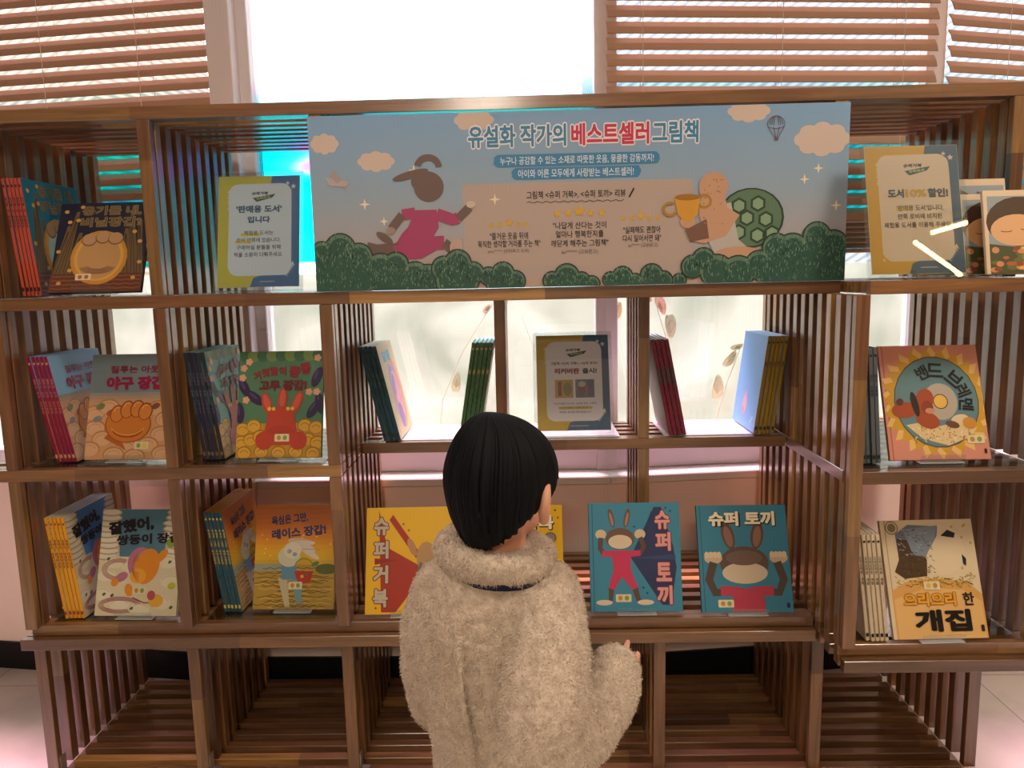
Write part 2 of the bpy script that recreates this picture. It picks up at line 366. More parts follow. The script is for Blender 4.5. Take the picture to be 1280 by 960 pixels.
base = empty('base_shelf', (3 * MOD, .27, 0), 'low slatted wooden base with open floor-level compartments under the bookcase', 'shelf')
deck(base, 'floor_deck', T, 6 * MOD, 0, .048, fx0=.0, fx1=6 * MOD + T)
deck(base, 'top_deck', -.02, 5 * MOD, 0, Z4)
for k in range(7):
    b = MB(); b.plank(1, (k * MOD + .004, .03, 0), (k * MOD + T - .004, .53, .0175)); b.build('floor_runner', WOOD, base)
for k in range(7):
    panel(base, 'side_panel', k * MOD, .023, .5435, .0485, Z4 - .0325)
    if k < 3:
        b = MB(); x = k * MOD + T + .0005; b.box((x, .03, .0485), (x + .003, .055, .10)); b.box((x, .03, .0485), (x + .025, .055, .0515)); b.build('corner_bracket', STEEL, base)

main = empty('bookcase', (2.5 * MOD, .27, Z4), 'tall open bookcase of dark slatted wood standing against the windows', 'bookcase')
deck(main, 'top_panel', -.75, 6 * MOD + T + .4, 0, ZT)
deck(main, 'upper_shelf', -.75, 6 * MOD + T, 0, Z2, fx1=5 * MOD + .03)
deck(main, 'middle_shelf', -.10, 2 * MOD + T, 0, DK3, fx0=-.10)
deck(main, 'lower_shelf', .0, 5 * MOD, .026, .5075, bh=.029, ys=[y + .02 for y in SLATY[:-1]] + [.533 - .015], h=.0285)
deck(main, 'rear_shelf', 2 * MOD + T, 5 * MOD - .006, .268, DK3, ys=[.2925 + .0605 * k for k in range(5)][:4] + [.5175])
for k in (0, 1, 2):
    panel(main, 'side_panel', k * MOD, .0, .5435, .508, DK3 - .0325)
    panel(main, 'side_panel', k * MOD, .0, .5435, DK3 + .0005, Z2 - .0325)
for k in (0, 1, 2, 5, 6):
    panel(main, 'side_panel', k * MOD, .0, .5435, Z2 + .0005, ZT - .0325)
for x in (1.325, 1.752):
    panel(main, 'divider', x, .268, .5435, .508, DK3 - .0325, ys=[.3225 + .0605 * k for k in range(4)])
    panel(main, 'divider', x, .268, .5435, DK3 + .0005, Z2 - .0325, ys=[.3225 + .0605 * k for k in range(4)])
BX0, BX1 = 2.202, 2.202 + .48
box = empty('shelf_box', ((BX0 + BX1) / 2, .19, .446), 'slatted wooden shelf box standing forward on the end of the base', 'shelf')
BY = [-.135 + .0605 * k for k in range(11)] + [.5135]
deck(box, 'top_panel', 5 * MOD + .035, BX1 + T, -PZ, Z2, ys=[-.135, -.0745, -.032], fx0=BX0 + .03)
deck(box, 'middle_shelf', BX0 + T, BX1, -PZ + .004, DK3, ys=BY)
deck(box, 'lower_shelf', BX0, BX1 + T, -PZ + .026, .5075, bh=.029, ys=BY[1:], h=.0285)
deck(box, 'bottom_panel', BX0 + .004, BX1 + T, -PZ - .006, Z4, ys=BY)
for x in (BX0, BX1):
    panel(box, 'side_panel', x, -PZ, .5435, .508, DK3 - .0325 if x == BX1 else Z2 - .0325, ys=BY, rails=(DK3 - .032,) if x == BX0 else ())
    if x == BX1: panel(box, 'side_panel', x, -PZ, .5435, DK3 + .0005, Z2 - .0325, ys=BY)

def liner(x0, x1, y0, y1, z, label, m=None):
    b = MB(); b.box((x0, y0, z), (x1, y1, z + .002)); o = b.build('acrylic_sheet', m or SHEET); tag(o, label, 'acrylic sheet', 'clear acrylic sheets lining the shelves')
liner(.05, .42, .03, .5, DK3 + .0003, 'clear acrylic sheet under the crimson stack and brown mitt cover')
liner(.49, .86, .03, .5, DK3 + .0003, 'clear acrylic sheet under the navy stack and red rubber glove cover')
liner(.05, .42, .05, .5, .5078, 'clear acrylic sheet under the orange-spined stack and orange mitten cover')
liner(.49, .86, .05, .5, .5078, 'clear acrylic sheet under the teal-spined stack and lace glove cover')
liner(.965, 1.275, .295, .53, DK3 + .0003, 'clear acrylic sheet on the rear shelf under the teal and green stacks', SHEEN)
liner(1.395, 1.70, .295, .53, DK3 + .0003, 'clear acrylic sheet on the rear shelf under the framed notice', SHEEN)
liner(1.835, 2.15, .295, .53, DK3 + .0003, 'clear acrylic sheet on the rear shelf under maroon and mustard stacks', SHEEN)
liner(BX0 + .05, BX1 - .01, -.13, .45, DK3 + .0003, 'clear acrylic sheet under the grey stack and disc cover')
liner(BX0 + .05, BX1 - .01, -.10, .45, .5078, 'clear acrylic sheet under the cream stack and bird cover')
liner(.05, .42, .03, .5, Z2 + .0003, 'clear acrylic sheet on the top tier under coral stack and gold glove cover')
liner(.49, .865, .03, .5, Z2 + .0003, 'clear acrylic sheet on the top tier under the framed sale notice')
# ------------------------------------------------------------------ flat printing (lettering and pictures on covers, boards and notices)
_TXT = {}
def glyphs(s, res=2):
    k = (s, res)
    if k not in _TXT:
        c = bpy.data.curves.new('lettering', 'FONT'); c.body = s; c.size = 1; c.resolution_u = res; c.align_x = 'CENTER'; c.fill_mode = 'FRONT'
        c.space_line = .92
        o = bpy.data.objects.new('lettering', c); COL.objects.link(o)
        dg = bpy.context.evaluated_depsgraph_get()
        me = bpy.data.meshes.new_from_object(o.evaluated_get(dg))
        vs = [(v.co.x, v.co.y) for v in me.vertices]; fs = [tuple(p.vertices) for p in me.polygons]
        bpy.data.objects.remove(o); bpy.data.curves.remove(c); bpy.data.meshes.remove(me)
        xs = [v[0] for v in vs]; ys = [v[1] for v in vs]
        _TXT[k] = (vs, fs, (min(xs), max(xs), min(ys), max(ys)))
    return _TXT[k]

class Art:
    """coloured flat shapes in cover coordinates, x 0..1 across and y 0..1 up, scaled to w and h in metres"""
    STEP = .00005
    def __init__(s, w, h): s.w = w; s.h = h; s.shapes = []; s.k = 0
    def up(s): s.k += 1; return s
    def poly(s, pts, c, faces=None):
        s.shapes.append(([(x * s.w, y * s.h) for x, y in pts], faces or [tuple(range(len(pts)))], lin(c), s.k)); s.k += .12
    def rect(s, x0, y0, x1, y1, c): s.poly([(x0, y0), (x1, y0), (x1, y1), (x0, y1)], c)
    def ell(s, cx, cy, rx, ry, c, rot=0, n=22):
        a = s.h / s.w; p = []
        for i in range(n):
            t = 2 * math.pi * i / n; u = math.cos(t) * rx; v = math.sin(t) * ry
            p.append((cx + u * math.cos(rot) - v * math.sin(rot) * a, cy + u * math.sin(rot) / a + v * math.cos(rot)))
        s.poly(p, c)
    def rrect(s, x0, y0, x1, y1, r, c, jag=0):
        a = s.w / s.h; p = []
        for cx, cy, t0 in ((x1 - r, y1 - r * a, 0), (x0 + r, y1 - r * a, 90), (x0 + r, y0 + r * a, 180), (x1 - r, y0 + r * a, 270)):
            for k in range(6):
                t = R(t0 + 18 * k); p.append((cx + math.cos(t) * r + rnd.uniform(-jag, jag), cy + math.sin(t) * r * a + rnd.uniform(-jag, jag)))
        s.poly(p, c)
    def star(s, cx, cy, r, c, n=5, inner=.45, rot=0):
        a = s.w / s.h; p = []
        for i in range(2 * n):
            q = r if i % 2 == 0 else r * inner; t = math.pi / 2 + rot + math.pi * i / n
            p.append((cx + math.cos(t) * q, cy + math.sin(t) * q * a))
        s.poly([(cx, cy)] + p, c, [(0, 1 + i, 1 + (i + 1) % (2 * n)) for i in range(2 * n)])
    def line(s, pts, wd, c):
        """a stroke of constant width wd (share of the cover's width)"""
        P = [Vector((x * s.w, y * s.h)) for x, y in pts]; hw = wd * s.w / 2; L = []; Rr = []
        for i, p in enumerate(P):
            d = P[min(i + 1, len(P) - 1)] - P[max(i - 1, 0)]
            d = d.normalized() if d.length > 0 else Vector((1, 0)); n = Vector((-d.y, d.x)) * hw
            L.append(p + n); Rr.append(p - n)
        m = len(P); vs = [(v.x, v.y) for v in L + Rr]
        s.shapes.append((vs, [(i, i + 1, m + i + 1, m + i) for i in range(m - 1)], lin(c), s.k)); s.k += .12
    def curve(s, cx, cy, rx, ry, t0, t1, wd, c, n=14):
        s.line([(cx + rx * math.cos(R(t0 + (t1 - t0) * i / n)), cy + ry * math.sin(R(t0 + (t1 - t0) * i / n))) for i in range(n + 1)], wd, c)
    def wavy(s, x0, x1, y, amp, k, wd, c):
        s.line([(x0 + (x1 - x0) * i / 28, y + amp * math.sin(k * i / 28 * 6.283 + y * 40)) for i in range(29)], wd, c)
    def text(s, t, cx, cy, c, w=None, h=None, bold=.02, rot=0, out=None, outw=.06, shear=0, shadow=None):
        if shadow: s.text(t, cx + shadow[1], cy + shadow[2], shadow[0], w, h, bold + (shadow[3] if len(shadow) > 3 else 0), rot, shear=shear); s.k += .3
        vs, fs, bb = glyphs(t); bw = bb[1] - bb[0] + 2 * bold; bh = bb[3] - bb[2] + 2 * bold
        sx = w * s.w / bw if w else None; sy = h * s.h / bh if h else None
        sx = sx or sy; sy = sy or sx; mx = (bb[0] + bb[1]) / 2; my = (bb[2] + bb[3]) / 2
        def put(rad, col):
            ng = 1 if rad < .006 else (4 if rad < .02 else 8 if rad < .055 else 12)
            for g in range(ng):
                a = 6.2832 * (g + .5) / ng; dx, dy = (rad * math.cos(a), rad * math.sin(a)) if ng > 1 else (0, 0); r = []
                for x, y in vs:
                    u = (x + dx - mx) * sx + shear * (y + dy - my) * sy; v = (y + dy - my) * sy
                    r.append((cx * s.w + u * math.cos(rot) - v * math.sin(rot), cy * s.h + u * math.sin(rot) + v * math.cos(rot)))
                s.shapes.append((r, fs, lin(col), s.k)); s.k += .1
        if out: put(bold + outw, out); s.k += .2
        put(bold, c); s.k += .3
    def cloud(s, cx, cy, rx, ry, c, n=8):
        s.ell(cx, cy, rx * .85, ry * .8, c)
        for i in range(n):
            t = 2 * math.pi * i / n; s.ell(cx + math.cos(t) * rx * .7, cy + math.sin(t) * ry * .62, rx * .34, ry * .45, c, n=12)
    def build(s, name, parent, place, ink=None):
        s.shapes = [([(min(max(x, .0006), s.w - .0006), min(max(y, .0006), s.h - .0006)) for x, y in v], f, c, k) for v, f, c, k in s.shapes]
        """place(u, v, lift) -> local point"""
        b = MB()
        for vs, fs, c, k in s.shapes:
            b.mesh([place(x, y, .0003 + k * s.STEP) for x, y in vs], fs, c)
        return b.build(name, ink or INK, parent, world=False)
def front_of(u, v, d): return (u, -d, v)
def back_of(w, t): return lambda u, v, d: (w - u, t + d, v)
def spine_of(t): return lambda u, v, d: (-d, t - u, v)

# ------------------------------------------------------------------ covers
def sticker(A, x, y, c1='#b98a3a', c2='#7d9a4a'):
    A.rrect(x - .085, y - .035, x + .085, y + .035, .01, '#d8cba4'); A.up(); A.ell(x - .035, y, .024, .022, c1); A.ell(x + .035, y, .024, .022, c2); A.up()
def art_gold(A, bg='#1d2236', gold='#8c7448', glove='#b98f5c'):
    A.rect(0, 0, 1, 1, bg); A.up()
    A.poly([(0, 0), (1, 0), (1, .26), (.7, .2), (.3, .2), (0, .28)], '#6d3d2a'); A.up()
    for x0, x1, l in ((.02, .12, .74), (.10, .2, .9), (.88, .80, .9), (.98, .9, .8), (.2, .26, .66), (.8, .76, .7)):
        A.poly([(x0 - .07, .2), (x0 + .07, .2), (x1 + .025, l), (x1 - .01, l)], '#6a5636')
        for q in range(3): A.line([(x0 - .05 + .04 * q, .2), (x1 + .004 * q, l - .06)], .008, '#3d3122')
    for i in range(9): A.wavy(.02, .98, .02 + .022 * i, .006, 5 + i, .008, '#8f5a36' if i % 2 else '#4a2a22')
    A.up()
    A.ell(.5, .38, .31, .30, '#c08a34'); A.up(); A.ell(.5, .385, .27, .265, '#d3a04a'); A.up(); A.ell(.5, .38, .235, .24, glove); A.up()
    for x, y in ((.37, .575), (.52, .60), (.66, .585)):
        A.ell(x, y, .085, .07, '#7d5a3c'); A.up(); A.ell(x, y + .008, .075, .062, '#b78f66'); A.up()
    for q in range(5): A.curve(.5, .30, .20 - .02 * q, .10 - .012 * q, 200, 340, .008, '#7a5040')
    A.up()
    for x, y in ((.08, .9), (.13, .78), (.1, .1), (.2, .24), (.93, .55), (.9, .15), (.86, .66), (.05, .45), (.25, .95), (.22, .8), (.95, .32)): A.ell(x, y, .026, .02, '#c99a4c', n=10)
    A.up()
    A.text('용기를 내,', .58, .905, '#6b5a3c', w=.66, h=.11, bold=.035, out='#b09a68', outw=.02)
    A.text('비닐장갑!', .58, .775, '#6b5a3c', w=.66, h=.11, bold=.035, out='#b09a68', outw=.02)
    sticker(A, .36, .165, '#b0642e', '#b0642e')
def art_gold_cyan_lit(A):  # the gold glove cover with cyan window light put into its colours
    art_gold(A, '#1f6f8a', '#9fd0cc', '#b9d8c8')
def art_mitt(A, sky='#6f7f84'):
    A.rect(0, 0, 1, 1, '#c9976a'); A.up(); A.rect(0, .6, 1, 1, sky); A.up()
    for i in range(5): A.rect(0, .6 - .03 * i, 1, .63 - .03 * i, ['#8f8a82', '#a68e78', '#b99370', '#c2956c', '#c9976a'][i])
    A.up()
    for (x, y) in ((.08, .44), (.25, .5), (.85, .48), (.95, .38), (.1, .3), (.9, .24), (.2, .2), (.5, .12), (.75, .14), (.05, .1), (.35, .05), (.93, .06), (.6, .03)):
        A.ell(x, y, .13, .075, '#b27f54'); A.ell(x, y - .008, .115, .065, '#d2a67c'); A.curve(x, y - .01, .08, .045, 20, 200, .008, '#b58a62'); A.up()
    for x, y, c in ((.15, .5, '#6b7a58'), (.28, .44, '#a0553a'), (.82, .5, '#7c4a3a'), (.12, .38, '#7d7f86')): A.ell(x, y, .055, .028, c, rot=.4)
    A.up()
    A.poly([(.22, .2), (.42, .12), (.5, .08), (.42, .2), (.33, .3)], '#a85f22'); A.up()
    A.ell(.5, .33, .28, .175, '#9c5320'); A.up(); A.ell(.5, .33, .265, .165, '#c6772f'); A.up()
    for i, (x, y) in enumerate(((.36, .43), (.48, .47), (.60, .475), (.70, .45))):
        A.ell(x, y, .085, .085, '#8a4519', rot=-.3); A.up(); A.ell(x, y - .003, .072, .075, '#cc7f36', rot=-.3); A.curve(x, y, .04, .06, 60, 160, .012, '#e0a060'); A.up()
    A.curve(.5, .30, .19, .09, 200, 340, .014, '#8a4519'); A.curve(.5, .34, .22, .11, 205, 335, .008, '#e0a060'); A.up()
    A.text('질투는 아웃,', .55, .85, '#7d2440', w=.62, h=.075, bold=.03); A.text('야구 장갑!', .58, .72, '#8d1440', w=.76, h=.13, bold=.06)
    sticker(A, .68, .13, '#8a9a4a', '#d8c22a')
def art_glove(A, bg='#4f7a5c'):
    A.rect(0, 0, 1, 1, bg); A.up()
    for i in range(9): A.ell(.06 + .11 * i, .96, .075, .06, '#6f8a4a' if i % 2 else '#3d6a4c')
    A.up(); A.poly([(0, 0), (1, 0), (1, .28), (.8, .32), (.2, .32), (0, .27)], '#b58a2c'); A.up()
    for (x, y) in ((.07, .27), (.2, .3), (.8, .3), (.93, .28), (.06, .15), (.17, .17), (.84, .17), (.95, .14), (.1, .05), (.3, .06), (.5, .05), (.7, .06), (.9, .04), (.28, .2), (.72, .2)):
        A.ell(x, y, .085, .062, '#93691d'); A.ell(x, y - .004, .075, .054, '#cf9f38'); A.curve(x, y - .01, .045, .03, 10, 170, .008, '#93691d'); A.up()
    for x, y, r in ((.07, .66, .5), (.2, .56, .9), (.93, .75, -.4), (.97, .5, .2), (.03, .42, .1), (.9, .45, -.6)):
        A.ell(x, y, .055, .1, '#33284a', rot=r); A.ell(x - .015, y + .02, .015, .05, '#4f4168', rot=r)
    A.up()
    for x, y in ((.12, .9), (.06, .84), (.05, .75), (.1, .54), (.84, .61), (.93, .61), (.93, .93)):
        for q in range(5): A.ell(x + .025 * math.cos(q * 1.257), y + .02 * math.sin(q * 1.257), .02, .016, '#d2a083', n=8)
        A.up(); A.ell(x, y, .012, .01, '#d8b84a', n=8)
    A.up(); red = '#b4402e'
    for x, y, r in ((.35, .5, .35), (.53, .54, -.05), (.70, .51, -.4)): A.ell(x, y, .055, .115, red, rot=r); A.ell(x, y + .01, .035, .085, '#c85a44', rot=r)
    A.up(); A.ell(.52, .35, .165, .13, red); A.poly([(.36, .36), (.68, .36), (.74, .12), (.3, .12)], red); A.ell(.33, .16, .10, .085, red, rot=.5); A.ell(.73, .16, .10, .085, red, rot=-.5); A.up()
    for q in range(4): A.curve(.52, .20, .08 + .03 * q, .03 + .02 * q, 20, 160, .008, '#8e2c20')
    A.up(); [A.ell(x, .455, .022, .018, '#d9b24a', n=10) for x in (.38, .43, .6, .65)]; A.up()
    for i, (ch, x, y, r) in enumerate((('거', .22, .765, .25), ('짓', .32, .795, .15), ('말', .42, .81, .05), ('이', .52, .81, 0), ('뿡', .66, .80, -.1), ('뿡', .79, .83, .2))): A.text(ch, x, y, '#8e2430', h=.085 if i < 4 else .11, bold=.05, rot=r)
    A.text('고무 장갑!', .53, .675, '#6e1c26', w=.56, h=.10, bold=.06)
    sticker(A, .54, .185)
def art_mitten(A, sky='#4f7788'):
    A.rect(0, 0, 1, 1, '#cfc6a4'); A.up(); A.poly([(.25, .55), (.8, .55), (.86, 1), (.2, 1)], sky); A.up()
    for x in (.09, .92):
        for i in range(9): A.ell(x + .02 * math.sin(i), .55 + .052 * i, .16 - .012 * (i % 3), .036, '#a79f86'); A.ell(x + .02 * math.sin(i), .555 + .052 * i, .14 - .012 * (i % 3), .026, '#d8d0b8')
    A.up()
    for (x, y) in ((.2, .5), (.4, .46), (.62, .44), (.85, .5), (.1, .38), (.9, .32), (.07, .2), (.3, .1), (.8, .12), (.55, .06)): A.ell(x, y, .12, .06, '#d9d1b4'); A.curve(x, y, .1, .05, 20, 170, .007, '#b3aa8c')
    A.up()
    for q in range(4): A.curve(.25, .43, .2 - .018 * q, .1 - .01 * q, 60, 300, .008, '#9a5a62')
    for q in range(4): A.curve(.3, .10, .26 - .018 * q, .075 - .01 * q, 10, 300, .008, '#9a5a62')
    A.line([(.45, .17), (.6, .12), (.72, .13)], .014, '#8a4250'); A.up()
    A.ell(.52, .49, .16, .15, '#b0708c'); A.up(); A.ell(.60, .46, .15, .17, '#d88a2c', rot=-.3); A.ell(.78, .56, .045, .075, '#d88a2c', rot=-.7); A.ell(.5, .37, .10, .07, '#e0a03a'); A.up()
    for q in range(5): A.curve(.56, .46, .14, .15 - .02 * q, 120, 250, .007, '#b0622a')
    A.up(); A.ell(.3, .36, .08, .04, '#b0708c', rot=.5); A.ell(.4, .24, .05, .06, '#d88a2c', rot=.3); A.ell(.22, .31, .05, .035, '#d88a2c', rot=1); A.up()
    A.ell(.74, .14, .09, .06, '#d8a83a'); A.ell(.68, .19, .05, .045, '#b0505c'); A.up()
    for x, y in ((.1, .2), (.2, .19), (.45, .07), (.93, .08), (.88, .5), (.12, .53)): A.ell(x, y, .024, .013, '#4c6040', rot=.6)
    A.ell(.92, .28, .05, .03, '#b4b83a', rot=.3); A.ell(.88, .68, .06, .045, '#7d9a3a'); A.up()
    A.text('잘했어,', .37, .84, '#1d1a20', w=.56, h=.135, bold=.06, rot=.14); A.text('쌍둥이 장갑!', .62, .72, '#1d1a20', w=.84, h=.10, bold=.05, rot=.05)
    sticker(A, .53, .235)
def art_mitten_window_lit(A): art_mitten(A, '#3f7fc4')  # same mitten cover, sky brightened to paint in the window light
def art_lace(A):
    for i in range(12): A.rect(0, .42 + .0485 * i, 1, .42 + .0485 * (i + 1), ['#c9a036', '#d3a92c', '#d8a92a', '#d9a02a', '#d8942c', '#d88a30', '#d68434', '#d07c36', '#c87636', '#c27034', '#b86a32', '#b06430'][i])
    A.rect(0, 0, 1, .42, '#a98a3c'); A.up(); A.rect(0, .36, .45, .43, '#8f9a86'); A.up()
    for i in range(26): A.wavy(rnd.uniform(-.0, .3), rnd.uniform(.6, 1), .012 + .015 * i, .007, rnd.uniform(3, 7), .009, '#6a5222' if i % 3 else '#c9aa56')
    A.ell(.9, .38, .14, .05, '#57602e'); A.up()
    A.poly([(.3, .30), (.42, .28), (.46, .02), (.40, .02)], '#b9b28e'); A.poly([(.47, .28), (.6, .28), (.60, .05), (.54, .05)], '#6f9aa0'); A.up()
    A.poly([(.33, .5), (.5, .52), (.55, .28), (.35, .28)], '#5f8fa8'); A.ell(.43, .5, .14, .10, '#c9cbb0'); A.up()
    for x, y, r in ((.60, .60, -.35), (.66, .55, -.6), (.58, .64, -.1)): A.ell(x, y, .17, .032, '#cfc4b0', rot=r); A.curve(x, y, .15, .02, 10, 170, .006, '#8d8270')
    A.ell(.47, .56, .11, .08, '#d8d4bc'); A.ell(.43, .55, .03, .02, '#8fa0b0'); A.ell(.5, .52, .03, .02, '#8fa0b0'); A.up()
    A.curve(.62, .40, .11, .08, 0, 180, .016, '#8a8a30'); A.poly([(.5, .36), (.74, .36), (.70, .25), (.55, .25)], '#b03a2a'); A.ell(.76, .43, .05, .02, '#4f7a4a', rot=.4); A.up(); A.ell(.6, .31, .02, .016, '#d8b040'); A.ell(.66, .33, .018, .015, '#4f7a4a'); A.up()
    for i in range(14): A.ell(rnd.uniform(.05, .95), rnd.uniform(.5, .72), .01, .008, '#f0d060', n=8)
    A.text('욕심은 그만,', .42, .86, '#39406a', w=.46, h=.095, bold=.045, rot=.12); A.text('레이스 장갑!', .54, .735, '#39406a', w=.68, h=.10, bold=.05, rot=.10)
    sticker(A, .52, .225)
def wedge_letters(A, s, x, ys, c, out, hh):
    for ch, y in zip(s, ys): A.text(ch, x, y, c, h=hh, w=.17, bold=.045, out=out, outw=.05)
def art_yellow_tall(A):
    A.rect(0, 0, 1, 1, '#e0b01c'); A.up(); A.poly([(.14, .98), (.18, .02), (.34, .02), (.70, .40), (.24, .62)], '#a33220'); A.poly([(.26, .88), (.30, .93), (.62, .55), (.56, .52)], '#a33220'); A.up()
    A.poly([(.10, .52), (.36, .50), (.10, .46)], '#8e2a1c'); A.up()
    wedge_letters(A, '슈퍼거북', .17, (.82, .60, .37, .15), '#b9b09a', '#7a2418', .17)
    A.ell(.68, .52, .11, .15, '#b08a5c'); A.ell(.72, .33, .13, .17, '#8f8a5c'); A.up(); A.ell(.74, .34, .09, .13, '#b9ac78'); A.ell(.62, .36, .04, .12, '#6f6a50'); A.ell(.66, .10, .05, .10, '#b5805c'); A.ell(.8, .12, .05, .09, '#b5805c'); A.ell(.52, .62, .04, .09, '#b5805c', rot=.4); A.up()
    for y in (.25, .32, .39, .45): A.line([(.66, y), (.82, y)], .008, '#7d7850')
    for x, y in ((.42, .84), (.48, .78), (.5, .2), (.55, .12), (.12, .06), (.6, .25)): A.star(x, y, .018, '#8e2a1c', 4, .4)
def art_yellow_wide(A):
    A.rect(0, 0, 1, 1, '#e0b01c'); A.up()
    A.text('슈퍼 거북', .5, .84, '#efe6c8', w=.80, h=.14, bold=.05, shadow=('#2c1c16', .012, -.010, .04))
    A.ell(.86, .69, .07, .055, '#6a6156'); A.up(); A.ell(.86, .69, .055, .044, '#8d8474'); A.up()
    A.ell(.72, .36, .22, .26, '#7a5c34'); A.up(); A.ell(.72, .36, .19, .23, '#a1804c'); A.up()
    for q in range(5): A.curve(.72, .36, .19 - .035 * q, .23 - .045 * q, 0, 360, .008, '#6f5430')
    A.ell(.35, .40, .2, .2, '#b08a5c'); A.up()
    for x, y in ((.12, .92), (.92, .95), (.95, .88), (.06, .8)): A.star(x, y, .018, '#3a2a1c', 4, .4)
def art_teal_tall(A):
    A.rect(0, 0, 1, 1, '#3f86a0'); A.rect(.035, 0, .045, 1, '#2c6272'); A.up()
    A.poly([(.45, .50), (.72, .96), (.80, .96), (.92, .6), (.95, .4), (.88, .06), (.78, .06), (.47, .47)], '#2f3a5e'); A.poly([(.54, .62), (.69, .92), (.72, .90), (.58, .60)], '#263a5a'); A.up()
    A.poly([(.45, .49), (.94, .52), (.94, .47)], '#3b4a6e'); A.up()
    wedge_letters(A, '슈퍼토끼', .81, (.84, .64, .36, .15), '#d99a90', '#6a2a44', .175)
    for x, r in ((.25, .22), (.42, -.22)): A.ell(x, .86, .03, .09, '#6a5044', rot=r); A.ell(x, .85, .015, .065, '#a5806c', rot=r)
    A.up(); A.ell(.34, .67, .16, .10, '#6a5648'); A.up(); A.ell(.34, .64, .13, .065, '#d6c4a8'); A.up()
    for x in (.13, .56): A.ell(x, .71, .06, .045, '#d0bc9a')
    A.line([(.13, .68), (.12, .58), (.16, .53)], .055, '#5c4a3e'); A.line([(.56, .68), (.60, .60), (.55, .53)], .055, '#5c4a3e'); A.up()
    A.poly([(.14, .56), (.56, .56), (.56, .51), (.45, .50), (.45, .38), (.52, .22), (.46, .2), (.35, .32), (.26, .2), (.20, .22), (.26, .38), (.25, .5), (.14, .51)], '#c43a5c'); A.up()
    A.poly([(.20, .22), (.26, .2), (.24, .1), (.2, .1)], '#5c4a3e'); A.poly([(.46, .2), (.52, .22), (.55, .1), (.5, .1)], '#5c4a3e'); A.ell(.15, .085, .09, .025, '#d6c4a8'); A.ell(.6, .085, .09, .025, '#d6c4a8'); A.up()
    for x, y in ((.85, .95), (.9, .92), (.5, .78), (.58, .22), (.62, .17)): A.star(x, y, .018, '#1f3a4a', 4, .4)
    sticker(A, .36, .125)
def art_teal_wide(A):
    A.rect(0, 0, 1, 1, '#367c94'); A.rect(.035, 0, .045, 1, '#28596a'); A.up()
    for x, r in ((.34, .22), (.66, -.18)): A.ell(x, .71, .07, .13, '#5c463a', rot=r); A.ell(x, .70, .045, .10, '#8a6452', rot=r)
    A.up(); A.ell(.5, .45, .27, .16, '#5c4a3e'); A.up(); A.ell(.5, .36, .25, .10, '#cdbb9e'); A.up(); A.ell(.5, .50, .2, .07, '#6f5a4a'); A.up()
    for x in (.16, .88): A.ell(x, .50, .10, .055, '#bfa888'); [A.ell(x - .07 + .045 * q, .53, .026, .03, '#d0bc9a') for q in range(4)]
    A.up(); A.line([(.16, .46), (.10, .30), (.16, .18), (.3, .19)], .09, '#4f4036'); A.line([(.86, .46), (.92, .3), (.86, .18), (.72, .19)], .09, '#4f4036'); A.up()
    A.poly([(.22, .24), (.4, .235), (.5, .215), (.6, .235), (.8, .24), (.8, .15), (.69, .15), (.70, 0), (.34, 0), (.35, .15), (.22, .15)], '#b13a4e'); A.up()
    A.text('슈퍼 토끼', .5, .87, '#efe2c0', w=.74, h=.14, bold=.05, shadow=('#161314', .012, -.010, .04))
    A.rrect(.93, .04, .965, .085, .006, '#12222c')
    sticker(A, .27, .08)
def art_disc(A):
    A.rect(0, 0, 1, 1, '#d08a74'); A.rect(.03, 0, .045, 1, '#b06a5a'); A.up()
    A.star(.53, .5, .60, '#e2b86a', 22, .80); A.up(); A.star(.53, .5, .565, '#c99a2e', 22, .82, .1); A.up()
    A.ell(.53, .5, .425, .40, '#4c4a48'); A.up(); A.ell(.53, .5, .415, .39, '#5f8288'); A.up()
    A.ell(.57, .5, .17, .16, '#b0a595'); A.up(); A.ell(.57, .5, .075, .066, '#4a4034'); A.up(); A.ell(.57, .5, .066, .058, '#e0b454'); A.up()
    A.poly([(.2, .3), (.35, .18), (.6, .12), (.84, .2), (.9, .27), (.74, .33), (.5, .28), (.33, .32)], '#d8bf8c'); A.up()
    for i in range(90):
        x = rnd.uniform(.26, .84); y = .15 + rnd.uniform(0, .15) * (1 - abs(x - .55)); A.line([(x, y), (x + rnd.uniform(-.03, .03), y + rnd.uniform(-.025, .025))], .007, rnd.choice(['#6a5434', '#efe0b4', '#a3542e', '#8d7444']))
    A.up(); A.ell(.2, .43, .13, .07, '#a04a26', rot=.1); A.ell(.36, .42, .07, .14, '#a04a26', rot=.25); A.ell(.42, .34, .12, .07, '#a04a26', rot=-.4); A.up()
    A.ell(.42, .53, .085, .085, '#a04a26'); A.ell(.43, .45, .06, .06, '#8a3c22'); A.ell(.31, .48, .035, .11, '#2c2422', rot=.15); A.up(); A.ell(.45, .42, .045, .025, '#c98a6a'); A.ell(.16, .5, .04, .03, '#5c3420', rot=.8); A.up()
    A.ell(.74, .34, .09, .045, '#d9c49a', rot=.2); A.ell(.83, .31, .07, .05, '#c98a3a', rot=-.3); A.ell(.66, .30, .07, .03, '#6a4634', rot=-.3); A.up()
    for ch, a in zip('밴드 브레멘', (112, 86, 70, 46, 20, -6)):
        if ch == ' ': continue
        A.text(ch, .53 + .295 * math.cos(R(a)), .5 + .275 * math.sin(R(a)), '#1c1a1c', h=.125, bold=.03, rot=R(a - 90))
    A.rrect(.94, .05, .965, .09, .006, '#2a1a18'); A.up()
    sticker(A, .87, .17)
